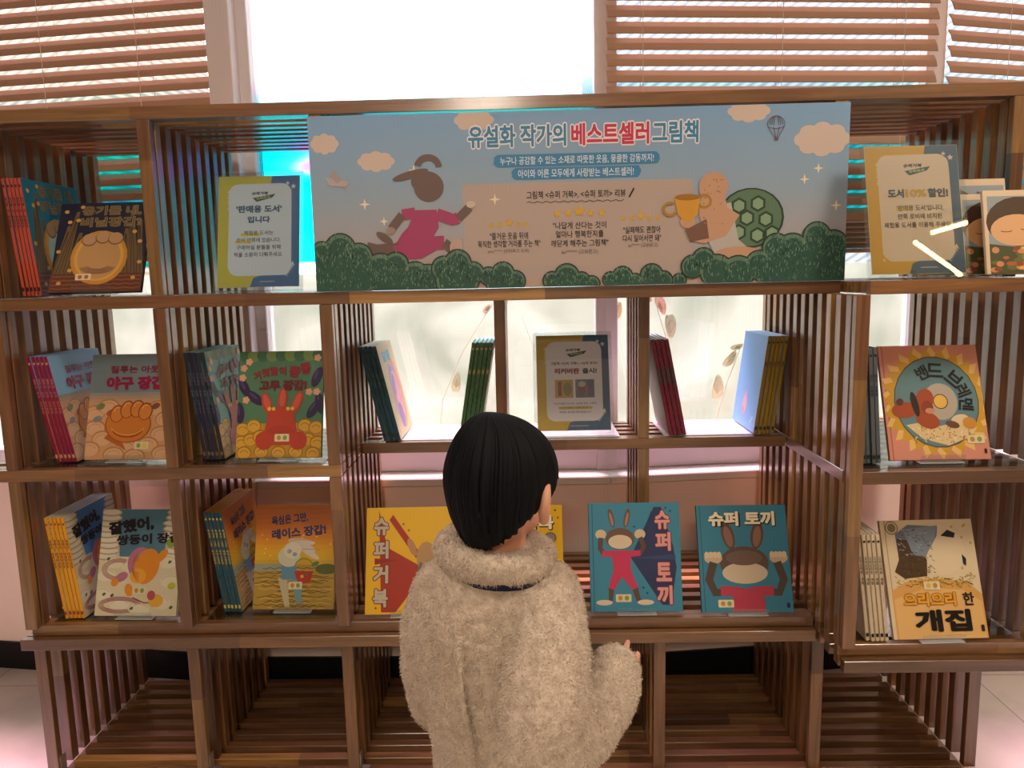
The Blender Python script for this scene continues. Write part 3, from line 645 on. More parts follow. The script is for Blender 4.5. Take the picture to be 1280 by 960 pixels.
def art_bird(A):
    A.rect(0, 0, 1, 1, '#d5c2a0'); A.rect(.045, 0, .055, 1, '#a5926e'); A.up()
    for i in range(14): A.ell(rnd.uniform(.70, .97), rnd.uniform(.45, .98), .013, .012, '#b09a5c', n=8)
    A.poly([(.04, 0), (1, 0), (1, .36), (.86, .46), (.55, .50), (.25, .49), (.04, .40)], '#cf9c56'); A.up(); A.poly([(.06, 0), (.98, 0), (.98, .30), (.8, .40), (.4, .42), (.06, .33)], '#d8ad6c'); A.up()
    for i in range(120):
        x = rnd.uniform(.1, .92); y = .46 + rnd.uniform(-.035, .05); A.line([(x, y), (x + rnd.uniform(-.05, .05), y + rnd.uniform(-.02, .02))], .008, rnd.choice(['#8a7428', '#b59a34', '#5f4c1c']))
    A.up(); A.ell(.60, .74, .28, .22, '#d8c6a4'); A.up()
    A.poly([(.15, .88), (.30, .96), (.62, .94), (.60, .86), (.48, .72), (.44, .66), (.16, .72)], '#66707c'); A.poly([(.16, .84), (.34, .82), (.46, .66), (.44, .52), (.2, .50), (.10, .56), (.16, .66)], '#4c3a24'); A.up(); A.poly([(.24, .92), (.62, .95), (.58, .85), (.45, .68), (.32, .70)], '#7d8894'); A.up()
    for i in range(110):
        x = rnd.uniform(.17, .52); y = rnd.uniform(.54, .93)
        A.line([(x, y), (x + .025, y + rnd.uniform(-.02, .01))], .006, rnd.choice(['#3a3f48', '#a5b0bc']) if y > .7 else rnd.choice(['#6d5632', '#33261a']))
    A.up(); A.poly([(.64, .86), (.72, .91), (.80, .88), (.78, .84), (.70, .85)], '#22262c'); A.poly([(.84, .70), (.88, .66), (.87, .60), (.84, .62)], '#22262c'); A.up()
    A.ell(.12, .935, .07, .058, '#6f6248'); A.up(); A.ell(.12, .935, .06, .05, '#cdbb98'); A.up(); A.ell(.12, .935, .045, .038, '#7d7058'); A.up()
    A.text('으리으리', .43, .325, '#e09a28', w=.56, h=.115, bold=.05, out='#5c3f1c', outw=.03); A.text('한', .84, .325, '#2c1f1a', w=.12, h=.11, bold=.03)
    A.text('개집', .54, .15, '#16110f', w=.60, h=.185, bold=.05)
    A.rrect(.93, .055, .965, .11, .008, '#2a211c'); A.up()
    sticker(A, .47, .44, '#d8b040', '#b98a3a')
def art_sleep(A):
    A.rect(0, 0, 1, 1, '#d8c0a0'); A.rect(.04, .0, .98, .93, '#8f9ba0'); A.up()
    A.ell(.36, .62, .34, .30, '#4c3a28'); A.ell(.62, .5, .10, .2, '#4c3a28', rot=.2); A.up()
    A.ell(.33, .52, .27, .19, '#d8a878'); A.up(); A.ell(.61, .50, .035, .05, '#d8a878'); A.up()
    A.curve(.22, .52, .06, .02, 200, 340, .008, '#6a4430'); A.curve(.42, .54, .06, .02, 200, 340, .008, '#6a4430'); A.up()
    A.poly([(.04, 0), (.98, 0), (.98, .26), (.6, .3), (.3, .32), (.04, .36)], '#4f5234'); A.up()
    for i in range(60): A.ell(rnd.uniform(.08, .94), rnd.uniform(.02, .30), rnd.uniform(.03, .06), rnd.uniform(.02, .04), rnd.choice(['#b5603a', '#c98a5c', '#6a6a34', '#d8b060', '#8a4a3a', '#7d8a4a']), n=9)
    A.up(); A.text('눈물빵', .80, .85, '#57504c', w=.26, h=.045, bold=.02)
def art_pastel(A):
    A.rect(0, 0, 1, 1, '#c9b890'); A.up(); A.ell(.6, .45, .33, .40, '#d99a6a'); A.up(); A.ell(.55, .45, .26, .34, '#b59ac4'); A.up(); A.ell(.6, .42, .17, .26, '#d8a0a8'); A.ell(.45, .6, .13, .18, '#a08ac0'); A.up()
    for q in range(6): A.curve(.55, .42, .3 - .04 * q, .36 - .05 * q, 0, 360, .01, ['#e0b070', '#9a86b8', '#e8d0a0', '#b06a8a', '#7a9ac0', '#e09a5a'][q])
    A.ell(.5, .2, .14, .14, '#8a7ab0'); A.up(); A.text('달콤', .45, .86, '#4fb0c4', w=.5, h=.12, bold=.05)
def art_blueback(A):
    A.rect(0, 0, 1, 1, '#6fa8d8'); A.up(); A.ell(.45, .25, .08, .10, '#d8a0a0'); A.ell(.42, .16, .05, .05, '#c98a8a'); A.star(.45, .35, .06, '#d8a0a0'); A.star(.8, .1, .04, '#9ad0d8'); A.star(.85, .14, .03, '#d8d8a0')
def art_greyback(A): A.rect(0, 0, 1, 1, '#a8a09c')

# ------------------------------------------------------------------ books
def make_book(name, label, cat, group, w, h, t, cover, spine, art=None, spine_art=None, back_art=None):
    r = empty(name, (0, 0, 0), label, cat, group); k = .0016; sp = lin(spine); cv = lin(cover)
    b = MB(); b.box((.004, 0, 0), (w, k, h), cv); b.box((.004, t - k, 0), (w, t, h), cv); b.box((0, .0003, 0), (.0035, t - .0003, h), sp)
    b.build('cover', BOARD, r, bevel=.0005)
    b = MB(); b.box((.0036, k + .0001, .003), (w - .003, t - k - .0001, h - .003)); b.build('pages', PAPER, r)
    if art:
        A = Art(w, h); rnd.seed(5); art(A); A.build('cover_print', r, front_of)
    if back_art:
        A = Art(w, h); back_art(A); A.build('back_print', r, back_of(w, t))
    if spine_art:
        A = Art(t, h); spine_art(A); A.build('spine_lettering', r, spine_of(t))
    return r
def copy_tree(o, parent=None):
    c = o.copy(); COL.objects.link(c)
    if parent: c.parent = parent
    for ch in list(o.children): copy_tree(ch, c)
    return c
def spine_print(title, ink, band=None, foot=None, top=.78, bot=.40, head=None):
    def f(A):
        if band: A.rect(.03, band[0], .97, band[1], band[2]); A.up()
        n = len(title); st = (top - bot) / max(n - 1, 1)
        for i, ch in enumerate(title):
            if ch != ' ': A.text(ch, .5, top - i * st, ink, w=.62, h=min(st * .86, .05), bold=.03)
        if head: A.rrect(.2, .925, .8, .945, .1, head); A.up()
        if foot: A.rrect(.15, .04, .85, .075, .2, foot); A.up()
    return f
ORD = ['leftmost', 'second from left', 'third from left', 'fourth from left', 'rightmost', 'sixth']
def stack(name, X, Y, Z, lean, n, total, w, h, cover, spine, sp_art, art, label, place, group, back_art=None, last='rightmost'):
    pitch = total / n; t = pitch - .0022
    first = make_book('picture_book', '', 'book', group, w, h, t, cover, spine, art, sp_art, back_art)
    lr = R(lean)
    for i in range(n):
        o = first if i == 0 else copy_tree(first)
        px = X + (i * pitch) / math.cos(lr) if lean <= 0 else X - ((n - 1 - i) * pitch) / math.cos(lr)
        piv = Matrix.Translation((px, Y + rnd.uniform(-.003, .003), Z + .0006)) @ Matrix.Rotation(lr, 4, 'Y') @ Matrix.Translation((t if lean <= 0 else 0, 0, 0)) @ Matrix.Rotation(R(90), 4, 'Z')
        o.matrix_world = piv
        ow = ORD[i] if i < n - 1 else 'rightmost'
        if i == 0: ow = 'leftmost'
        o['label'] = '%s %s %s' % (ow, label, place)
def face_out(name_label, X, Y, Z, yaw, lean, roll, w, h, cover, spine, art, t=.011, stand=None, drop=0):
    r = make_book('picture_book', name_label, 'book', None, w, h, t, cover, spine, art)
    Mx = Matrix.Translation((X, Y, Z + .0078)) @ Matrix.Rotation(R(yaw), 4, 'Z') @ Matrix.Rotation(-R(lean), 4, 'X')
    r.matrix_world = Mx @ Matrix.Translation((-w / 2, 0, 0))
    if stand:
        s = empty('book_stand', (0, 0, 0), stand, 'book stand', 'clear acrylic book stands'); s.matrix_world = Matrix.Translation((X, Y, Z)) @ Matrix.Rotation(R(yaw), 4, 'Z')
        l = R(lean); hw = .055
        def sheet(name, a, b2, x0, x1, th=.0022, mt=None):
            a = Vector((0, *a)); b2 = Vector((0, *b2)); d = (b2 - a); n = Vector((0, -d.z, d.y)).normalized() * th; m = MB()
            P = [Vector((x, 0, 0)) + q for x in (x0, x1) for q in (a, b2, b2 + n, a + n)]
            m.mesh(P, [(0, 1, 2, 3), (7, 6, 5, 4), (0, 4, 5, 1), (1, 5, 6, 2), (2, 6, 7, 3), (3, 7, 4, 0)]); m.build(name, mt or ACRYL, s, world=False, bevel=.0005)
        bk = t + .003; hb = .17
        A0 = (-.006, .002); 
        sheet('front_lip', (-.0085, .003), (-.0115, .024), -hw, hw)
        sheet('ledge', (-.010, .0005), (.020, .0012), -hw, hw, .0024, LEDGE)
        pb = (math.cos(l) * bk - math.sin(l) * 0 + .004, .004); pt = (math.cos(l) * bk + math.sin(l) * hb + .004, math.cos(l) * hb)
        sheet('back_rest', (pt[0], pt[1]), (pb[0], pb[1]), -hw * .8, hw * .8)
        sheet('rear_leg', (pt[0] + .055, .001), (pt[0] + .003, pt[1]), -hw * .5, hw * .5)
    return r

G = 'picture books standing in leaning stacks'
NB = 'picture_book'
stack(NB, .061, .06, 1.4352, -4.6, 5, .053, .25, .312, '#1f6f8a', '#c4523c', spine_print('용기를 내 비닐장갑', '#3a2030', foot='#3a2030', head='#3a2030', top=.83, bot=.6), art_gold_cyan_lit, 'coral-spined picture book', 'on the top tier beside the gold glove cover', G + ' on the top tier')  # teal cover boards also carry the painted cyan light
stack(NB, .097, .069, .9702, -10.3, 5, .058, .25, .303, '#8fb4d0', '#8a1240', spine_print('질투는 아웃 야구장갑', '#d07a70', foot='#d8a070', head='#d8a070', top=.78, bot=.48), lambda A: art_mitt(A, '#7fb0d4'), 'crimson-spined picture book', 'leaning beside the brown baseball mitt cover', G + ' beside the mitt cover')  # mitt cover recoloured lighter, window light painted in
stack(NB, .512, .071, .9702, -6.7, 5, .06, .25, .303, '#5f9a90', '#2c2c40', spine_print('거짓말이 뿡뿡 고무장갑', '#5f5c70', foot='#6f6c58', top=.80, bot=.45), lambda A: art_glove(A, '#5f9a90'), 'dark navy-spined picture book', 'leaning beside the red rubber glove cover', G + ' beside the rubber glove cover')  # lighter copy of the glove cover: window light is in its colour
stack(NB, .076, .063, .5102, -5.9, 5, .058, .25, .303, '#e2dedc', '#eca51c', spine_print('잘했어 쌍둥이장갑', '#8a3a1c', foot='#b03a2a', head='#b03a2a', top=.77, bot=.52), art_mitten_window_lit, 'orange-spined picture book', 'leaning beside the orange mitten cover', G + ' beside the mitten cover')
stack(NB, .527, .092, .5102, -7.6, 5, .054, .25, .303, '#d8903c', '#1f5264', spine_print('욕심은 그만 레이스장갑', '#c9b860', foot='#c9c060', head='#c9c060', top=.82, bot=.50), art_lace, 'teal-spined picture book', 'leaning beside the lace glove cover', G + ' beside the lace glove cover')
stack(NB, .979, .276, .9702, -12.4, 4, .054, .235, .296, '#c9b890', '#1c4656', spine_print('달콤', '#3a5f6c', foot='#10242c', head='#10242c', top=.7, bot=.6), art_pastel, 'dark teal-spined picture book', 'on the rear shelf near the slatted side', G + ' on the rear shelf, teal')
stack(NB, 1.271, .30, .9702, 9.4, 5, .066, .225, .296, '#e0dccc', '#3f6a44', spine_print('숲', '#c9b860', head='#c9b860', top=.7, bot=.6), None, 'green-spined picture book', 'on the rear shelf above the dark hair', G + ' on the rear shelf, green')
stack(NB, 1.848, .284, .9702, -11.0, 4, .054, .235, .297, '#b9b2ae', '#7d2438', spine_print('', '#2a2226', band=(.55, .70, '#5c4448')), None, 'maroon-spined picture book', 'on the rear shelf beside the small framed notice', G + ' on the rear shelf, maroon', back_art=art_greyback)
stack(NB, 2.162, .283, .9702, 7.4, 5, .062, .235, .298, '#7fb4de', '#9a7a1c', spine_print('별', '#6a3a1c', foot='#2c2410', head='#2c2410', top=.72, bot=.6), None, 'mustard-spined picture book', 'on the rear shelf against the shelf box', G + ' on the rear shelf, mustard', back_art=art_blueback)
stack(NB, 2.262, -.095, .9702, -4.5, 4, .05, .24, .294, '#5c6a70', '#5c6468', spine_print('밴드 브레멘', '#2c3034', foot='#20262a', head='#20262a', top=.76, bot=.6), None, 'grey-spined picture book', 'beside the record disc cover', G + ' beside the disc cover')
stack(NB, 2.279, -.128, .5102, -7.5, 5, .058, .24, .288, '#e0d4bc', '#cdbc9c', spine_print('으리으리한 개집', '#3a3028', foot='#1c1814', head='#1c1814', top=.78, bot=.55), None, 'cream-spined picture book', 'leaning beside the bird head cover', G + ' beside the bird cover')

face_out('picture book with gold plastic glove on a night-blue cover, on the top tier', .270, .035, 1.4352, 0, 23, -1, .250, .264, '#1d2236', '#2a2236', art_gold, stand='clear acrylic stand holding the gold glove book on the top tier')
face_out('picture book with brown baseball mitt and crimson title on its cover', .296, .062, .9702, -2.6, 17, 0, .241, .300, '#c9976a', '#6f7f84', art_mitt, stand='clear acrylic stand holding the brown mitt book')
face_out('green picture book with a red rubber glove on its cover', .728, .050, .9702, -1.7, 16.5, 0, .241, .300, '#4f7a5c', '#4f7a5c', art_glove, stand='clear acrylic stand holding the red rubber glove book')
face_out('cream picture book with orange mitten and black title on its cover', .280, .060, .5102, -2.2, 18, 0, .243, .303, '#cfc6a4', '#d8901c', art_mitten, stand='clear acrylic stand holding the orange mitten book')
face_out('orange and yellow picture book with a lace glove carrying a red basket', .727, .090, .5102, -1.9, 17.5, 0, .239, .300, '#c9a036', '#1f5264', art_lace, stand='clear acrylic stand holding the lace glove book')
face_out('yellow picture book with a red wedge and tall grey letters, at the child’s shoulder', 1.074, .050, .5095, .4, 19.5, 0, .257, .300, '#e0b01c', '#c99a14', art_yellow_tall, stand='clear acrylic stand holding the yellow book with red wedge')
face_out('yellow picture book with round grey badge, mostly hidden behind the child', 1.386, .048, .5095, .1, 17, 0, .254, .300, '#e0b01c', '#c99a14', art_yellow_wide, stand='clear acrylic stand behind the child holding the yellow badge book')
face_out('teal picture book with tall pink letters over a navy wedge', 1.716, .047, .5095, -.5, 14.5, 0, .258, .303, '#3f86a0', '#2c6272', art_teal_tall, stand='clear acrylic stand holding the teal book with pink letters')
face_out('teal picture book with cream title across the top and large figure', 2.023, .034, .5095, -.9, 20.5, 0, .254, .296, '#367c94', '#28596a', art_teal_wide, stand='clear acrylic stand holding the teal book with cream title')
face_out('pink picture book with a grey-blue record disc on its cover', 2.458, -.096, .9702, -.6, 20, 0, .251, .298, '#d08a74', '#b06a5a', art_disc, stand='clear acrylic stand holding the pink record disc book')
face_out('beige picture book with a feathered bird head and big black title', 2.466, -.134, .5102, 1.1, 21, 0, .243, .300, '#d5c2a0', '#a5926e', art_bird, stand='clear acrylic stand holding the beige bird book')
face_out('white-bordered sleeping-face book standing in front, nearest the frame edge', 2.637, -.135, 1.4312, 0, 12, 0, .235, .203, '#e6d8c0', '#e6d8c0', art_sleep, t=.009)
face_out('white-bordered sleeping-face book tucked behind the discount notice edge', 2.597, -.095, 1.4312, 0, 12, 0, .225, .199, '#e6d8c0', '#e6d8c0', art_sleep, t=.009)
face_out('taller white-bordered sleeping-face book at the back of the three', 2.512, -.055, 1.4312, 0, 11, 0, .222, .240, '#e6d8c0', '#e6d8c0', art_sleep, t=.009, stand='clear acrylic stand behind the three sleeping-face books')

# ------------------------------------------------------------------ notices in acrylic frames
def notice_base(A, paper='#e2dcd4', dark='#1f4f74', gold='#c9a01c'):
    A.rect(0, 0, 1, 1, gold); A.up()
    A.poly([(.66, 1), (1, 1), (1, 0), (.40, 0), (.44, .08), (.9, .2), (.9, .8), (.64, .93)], dark, [(0, 1, 6), (0, 6, 7), (1, 2, 5), (1, 5, 6), (2, 3, 4), (2, 4, 5)]); A.up()
    A.rrect(.13, .10, .90, .93, .12, paper, .004); A.up()
    for i in range(7): A.poly([(.14, .70 + .025 * i), (.14, .73 + .025 * i), (.105 + .01 * (i % 2), .70 + .025 * i)], paper)
    for i in range(7): A.poly([(.78 + .02 * i, .13 + .012 * i), (.80 + .02 * i, .155 + .012 * i), (.86 + .014 * i, .085 + .016 * i)], paper)
    A.star(.85, .93, .028, paper); A.star(.92, .90, .036, paper); A.star(.14, .11, .025, '#e0c060'); A.up()
    A.poly([(.42, .80), (.70, .835), (.66, .80), (.47, .765)], '#2c4a44'); A.up()
    A.text('슈퍼거북', .51, .842, '#22363c', w=.2, h=.032, bold=.05, shear=.3); A.text('슈퍼토끼', .55, .80, '#b5c890', w=.17, h=.024, bold=.03, rot=.1)
    A.rect(.52, .045, .70, .052, '#b9b4ac'); A.up()
def notice_sale(A):
    notice_base(A, '#d2e6f8', '#1c6aa8', '#c4c440');  # bluish paper tone paints in the cyan light from the glass behind
    A.rrect(.28, .455, .52, .485, .02, '#d8d060'); A.rrect(.21, .39, .42, .42, .02, '#d8d060'); A.up()
    A.text("'판매용 도서'", .5, .70, '#1c5f8a', w=.56, h=.068, bold=.05); A.text('입니다', .5, .605, '#1c5f8a', w=.28, h=.062, bold=.05)
    for i, s in enumerate(('체험용 도서는', '로비 안쪽에 있습니다.', '구매하실 분들을 위해', '책을 소중히 다뤄주세요.')): A.text(s, .5, .485 - .065 * i, '#1f3a4a', h=.042, w=(.36, .54, .54, .60)[i], bold=.012)
def notice_cover(A):
    notice_base(A, '#f2e9f0', '#2a5f88', '#d8b02c')
    A.text('그림책 <슈퍼 거북>, <슈퍼 토끼>', .52, .70, '#2c3a44', w=.66, h=.036, bold=.03); A.text('리커버판', .42, .62, '#8a1c34', w=.34, h=.062, bold=.06); A.text('출시!', .73, .62, '#24404a', w=.20, h=.06, bold=.05)
    A.rect(.25, .34, .50, .53, '#c9a050'); A.rect(.53, .34, .79, .53, '#4f7090'); A.up()
    A.rect(.29, .36, .34, .51, '#8a4a30'); A.ell(.42, .43, .06, .07, '#8d8450'); A.ell(.62, .43, .05, .07, '#8a5060'); A.ell(.62, .48, .05, .03, '#c9b8a0'); A.rect(.70, .36, .75, .51, '#8a5a70'); A.up()
    A.rrect(.29, .22, .76, .25, .02, '#d8b85c'); A.up()
    A.text('어린이들의 뜨거운 사랑을 받은 그림책', .52, .28, '#3a3a44', w=.58, h=.022, bold=.012); A.text('<슈퍼 거북>, <슈퍼 토끼>가', .52, .235, '#3a3a34', w=.44, h=.024, bold=.012); A.text('새로운 표지로 찾아왔습니다', .52, .192, '#3a3a44', w=.44, h=.022, bold=.012)
    A.rect(.44, .045, .64, .052, '#b9b4ac')
def notice_discount(A):
    notice_base(A, '#dcc0a2', '#24506a', '#cf9a12')
    A.text('도서', .31, .625, '#24404c', w=.175, h=.07, bold=.06); A.text('10%', .525, .625, '#d8a018', w=.22, h=.06, bold=.035, out='#3a3a2c', outw=.014); A.text('할인!', .76, .625, '#24404c', w=.22, h=.072, bold=.06)
    A.rrect(.30, .495, .47, .515, .01, '#d8b030'); A.up()
    for i, s in enumerate(("'판매용 도서'입니다.", '안쪽 로비에 비치된', '체험용 도서를 이용해 주세요.')): A.text(s, (.56, .55, .525)[i], .51 - .066 * i, '#2a2622', h=.044, w=(.50, .47, .72)[i], bold=.014)
def notice(X, Y, Z, yaw, lean, w, h, art, label, ink=None):
    r = empty('notice_frame', (0, 0, 0), label, 'notice', 'printed notices in acrylic frames')
    r.matrix_world = Matrix.Translation((X, Y, Z)) @ Matrix.Rotation(R(yaw), 4, 'Z') @ Matrix.Rotation(-R(lean), 4, 'X') @ Matrix.Translation((-w / 2, 0, .0035))
    m = .010
    b = MB(); b.box((m, 0, m), (w - m, .0008, h - m)); sh = b.build('paper_sheet', ink or PAPER, r, world=False)
    A = Art(w - 2 * m, h - 2 * m); art(A); p = A.build('print', sh, lambda u, v, d: (u + m, -d, v + m), ink or INK)
    b = MB(); b.box((0, -.0062, 0), (w, -.0038, h)); b.build('front_panel', ACRYL, r, bevel=.0008, world=False)
    b = MB(); b.box((0, .002, 0), (w, .0044, h)); b.build('back_panel', ACRYL, r, bevel=.0008, world=False)
    b = MB(); b.box((0, -.006, -.0025), (w, .0044, -.0003)); b.build('bottom_edge', ACRYL, r, world=False)
    d = math.tan(R(lean)) * h * .7; lb = MB(); l = R(lean)
    q = Matrix.Rotation(R(lean), 4, 'X')
    a = Vector((0, .006, h * .62)); f = (Matrix.Rotation(R(lean), 4, 'X') @ Vector((0, h * .62 * math.sin(l) + .07, .002)))
    lb.mesh([(w * .34, a.y, a.z), (w * .54, a.y, a.z), (w * .54, f.y, f.z), (w * .34, f.y, f.z), (w * .34, a.y + .002, a.z), (w * .54, a.y + .002, a.z), (w * .54, f.y + .002, f.z), (w * .34, f.y + .002, f.z)], [(0, 1, 2, 3), (7, 6, 5, 4), (0, 4, 5, 1), (1, 5, 6, 2), (2, 6, 7, 3), (3, 7, 4, 0)]); lb.build('rear_leg', ACRYL, r, world=False)
    return r
notice(.690, .09, Z2 + .003, 1, 14, .245, .334, notice_sale, 'framed notice with blue title in front of the cyan glass, beside the banner')
notice(1.563, .318, .9702, 0, 17, .247, .322, notice_cover, 'framed notice with two small cover pictures on the rear shelf above the child')
notice(2.353, -.150, Z2 + .001, -.5, 14, .240, .335, notice_discount, 'framed discount notice with gold border on top of the shelf box')

# ------------------------------------------------------------------ banner
def bush(A, pts, seed):
    q = random.Random(seed); a = A.w / A.h
    for x, y, r in pts: A.ell(x, y, r + .0028, (r + .0028) * a, '#2a3a30')
    A.up()
    for x, y, r in pts: A.ell(x, y, r, r * a, '#5f7d6a')
    A.up()
    for x, y, r in pts: A.ell(x, y - r * .12 * a, r * .86, r * .86 * a, '#33584a')
    A.up()
    for x, y, r in pts:
        for i in range(int(70 * r / .03)):
            t = q.uniform(0, 6.28); d = r * .92 * math.sqrt(q.random()); u = x + math.cos(t) * d; v = y + math.sin(t) * d * a
            if v > .01: A.line([(u, v), (u + q.uniform(-.0022, .0022), v + q.uniform(.006, .022))], .0011, q.choice(['#6f917c', '#23463a', '#7f9f8a', '#1b3a30', '#4a7058'])); A.k -= .12
    A.up()
def art_banner(A):
    n = 30
    c0, c1, c2 = lin('#7fa6cb'), lin('#93a8ba'), lin('#b9a194')
    for i in range(n):
        t = (i + .5) / n
        c = tuple(c2[k] + (c1[k] - c2[k]) * min(1, t * 1.8) if t < .55 else c1[k] + (c0[k] - c1[k]) * (t - .55) / .45 for k in range(3))
        A.rect(0, i / n, 1, (i + 1) / n, c); A.k -= .12
    A.up(); A.rrect(.285, .12, .715, .60, .01, '#b5a399'); A.up()
    for x, y, rx, ry in ((.03, .845, .026, .055), (.125, .74, .034, .055), (.31, .955, .036, .06), (.815, .965, .038, .06), (.95, .80, .05, .09)): A.cloud(x, y, rx, ry, '#cdbbae'); A.up()
    for x, y, r in ((.195, .685, .011), (.10, .50, .011), (.135, .40, .009), (.345, .51, .011), (.73, .46, .014), (.77, .58, .010), (.92, .58, .010), (.945, .64, .010), (.98, .43, .011)): A.star(x, y, r, '#ecdcb8', 4, .28)
    A.up()
    # title
    A.text('유설화 작가의', .389, .862, '#3f86ae', w=.182, h=.125, bold=.035, out='#e6e4e6', outw=.065)
    A.text('베스트셀러', .561, .862, '#c23a58', w=.144, h=.125, bold=.035, out='#eadfe0', outw=.065)
    A.text('그림책', .681, .862, '#3f86ae', w=.085, h=.125, bold=.035, out='#e6e4e6', outw=.065)
    A.rrect(.345, .690, .652, .757, .008, '#3f83ae', .0015); A.rrect(.378, .617, .617, .683, .008, '#3f83ae', .0015); A.up()
    A.text('누구나 공감할 수 있는 소재로 따뜻한 웃음, 뭉클한 감동까지!', .499, .723, '#dfe8ee', w=.285, h=.048, bold=.008); A.text('아이와 어른 모두에게 사랑받는 베스트셀러!', .497, .650, '#dfe8ee', w=.215, h=.048, bold=.008)
    A.text('그림책 <슈퍼 거북>, <슈퍼 토끼> 리뷰', .497, .528, '#33323a', w=.185, h=.046, bold=.012); A.line([(.405 + .0049 * i, .488 + .005 * math.sin(i * 1.9)) for i in range(38)], .0012, '#55505a'); A.line([(.596, .505), (.605, .555)], .003, '#33323a')
    for cx, cy, s in ((.37, .365, .85), (.503, .42, 1.15), (.618, .385, .85)):
        for i in range(5): A.star(cx + (i - 2) * .0155 * s + (.003 * (i - 2)), cy + (.012 if i == 2 else 0), (.0105 if i == 2 else .0072) * s, '#d3a83c')
    A.up()
    for s, x, y, w in (('"즐거운 웃음 뒤에', .370, .300, .072), ('묵직한 생각할 거리를 주는 책"', .370, .255, .118), ('"나답게 산다는 것이', .503, .352, .100), ('얼마나 행복한지를', .503, .302, .09), ('깨닫게 해주는 그림책"', .503, .250, .108), ('"실패해도 괜찮아', .620, .318, .070), ('다시 일어서면 돼"', .620, .270, .072)): A.text(s, x, y, '#37343a', w=w, h=.040, bold=.008)
    A.text('yess***** (인터파크 도서)', .368, .212, '#6a6266', w=.078, h=.026, bold=.004); A.text('ko****** (교보문고)', .503, .198, '#6a6266', w=.068, h=.03, bold=.004); A.text('ss***** (교보문고)', .622, .228, '#6a6266', w=.055, h=.026, bold=.004); A.up()
    # small line drawings
    for q in range(4): A.curve(.865, .885, .016 - .004 * q, .05, 0, 180, .0012, '#6a5a5c'); A.up()
    A.curve(.865, .885, .016, .02, 180, 360, .0012, '#6a5a5c'); [A.line([(.865 + x, .875), (.866 + x * .2, .815)], .0012, '#6a5a5c') for x in (-.015, -.005, .006, .015)]; A.rect(.8625, .80, .8695, .818, '#6a5a5c'); A.up()
    A.poly([(.028, .66), (.075, .63), (.065, .60), (.035, .61)], '#b3a8a8'); A.poly([(.045, .70), (.06, .64), (.05, .62), (.038, .66)], '#a59a9a'); A.poly([(.06, .60), (.07, .56), (.062, .61)], '#a59a9a'); A.up()
    # a plain running hare-like shape in a rose suit
    br = '#6d5a54'; rose = '#a5426a'
    A.ell(.188, .66, .035, .022, br, rot=.25); A.curve(.222, .70, .020, .055, 0, 170, .012, br); A.up(); A.ell(.222, .59, .028, .085, br, rot=.1); A.ell(.216, .62, .027, .06, br); A.up()
    A.poly([(.195, .46), (.235, .46), (.238, .36), (.215, .24), (.15, .19), (.15, .26), (.175, .33)], rose); A.ell(.19, .29, .045, .075, rose, rot=.8); A.up()
    A.line([(.235, .435), (.265, .40), (.275, .41)], .022, rose); A.line([(.195, .445), (.170, .435)], .020, rose); A.line([(.275, .405), (.297, .47)], .016, br); A.line([(.170, .435), (.148, .355)], .016, br); A.up()
    A.ell(.300, .485, .009, .02, '#cbb9a8'); A.ell(.147, .345, .009, .022, '#9a8a80'); A.up()
    A.line([(.16, .24), (.12, .235), (.10, .25)], .022, br); A.line([(.15, .22), (.20, .22), (.23, .27), (.247, .27)], .026, rose); A.line([(.247, .27), (.262, .23)], .018, br); A.ell(.270, .245, .012, .05, '#bfa294', rot=-.3); A.ell(.135, .305, .018, .022, br, rot=-.6); A.up()
    # a plain tortoise-like shape beside a cup
    A.ell(.822, .37, .062, .17, '#2f3f34'); A.up(); A.ell(.822, .37, .058, .162, '#5f7a62'); A.up()
    for i, (x, y) in enumerate(((.80, .44), (.835, .45), (.815, .37), (.85, .36), (.80, .29), (.835, .27), (.862, .28))):
        A.star(x, y, .0155, '#2f4a38', 6, .87); A.up(); A.star(x, y, .011, '#86a184', 6, .87); A.up()
    sk = '#c49a7c'
    A.poly([(.742, .44), (.785, .46), (.80, .25), (.84, .14), (.76, .14), (.735, .30)], '#b9b4ac'); A.up(); A.ell(.752, .42, .026, .12, sk); A.ell(.752, .55, .027, .085, sk); A.up()
    A.line([(.79, .41), (.768, .30), (.735, .27), (.712, .29)], .026, sk); A.ell(.705, .355, .014, .035, sk); A.ell(.80, .15, .05, .06, sk); A.poly([(.70, .31), (.74, .37), (.745, .26), (.71, .24)], '#7a5a4c'); A.up()
    for i in range(26): A.ell(.752 + rnd.uniform(-.02, .02), .48 + rnd.uniform(-.16, .12), .0016, .004, '#a5745a', n=6)
    A.curve(.672, .43, .012, .035, 60, 330, .005, '#a9803a'); A.curve(.735, .47, .012, .035, 200, 500, .005, '#a9803a'); A.up(); A.poly([(.68, .49), (.728, .50), (.724, .40), (.712, .36), (.698, .36), (.686, .40)], '#d0983a'); A.ell(.704, .495, .024, .018, '#a0702c'); A.up()
    # hedges along the foot
    bush(A, [(.015, .22, .022), (.05, .245, .028), (.085, .20, .024), (.02, .1, .04), (.07, .1, .045), (.125, .12, .030), (.155, .15, .022), (.14, .05, .04), (.19, .08, .026), (.215, .05, .03)], 1)
    bush(A, [(.245, .12, .022), (.272, .15, .024), (.300, .09, .020), (.27, .05, .040), (.330, .07, .016), (.357, .085, .020), (.38, .04, .018), (.35, .02, .024)], 2)
    bush(A, [(.45, .035, .016), (.478, .06, .022), (.505, .03, .016), (.525, .012, .014), (.56, .035, .013), (.583, .05, .018), (.606, .02, .014), (.638, .055, .02), (.66, .025, .016), (.69, .02, .012)], 3)
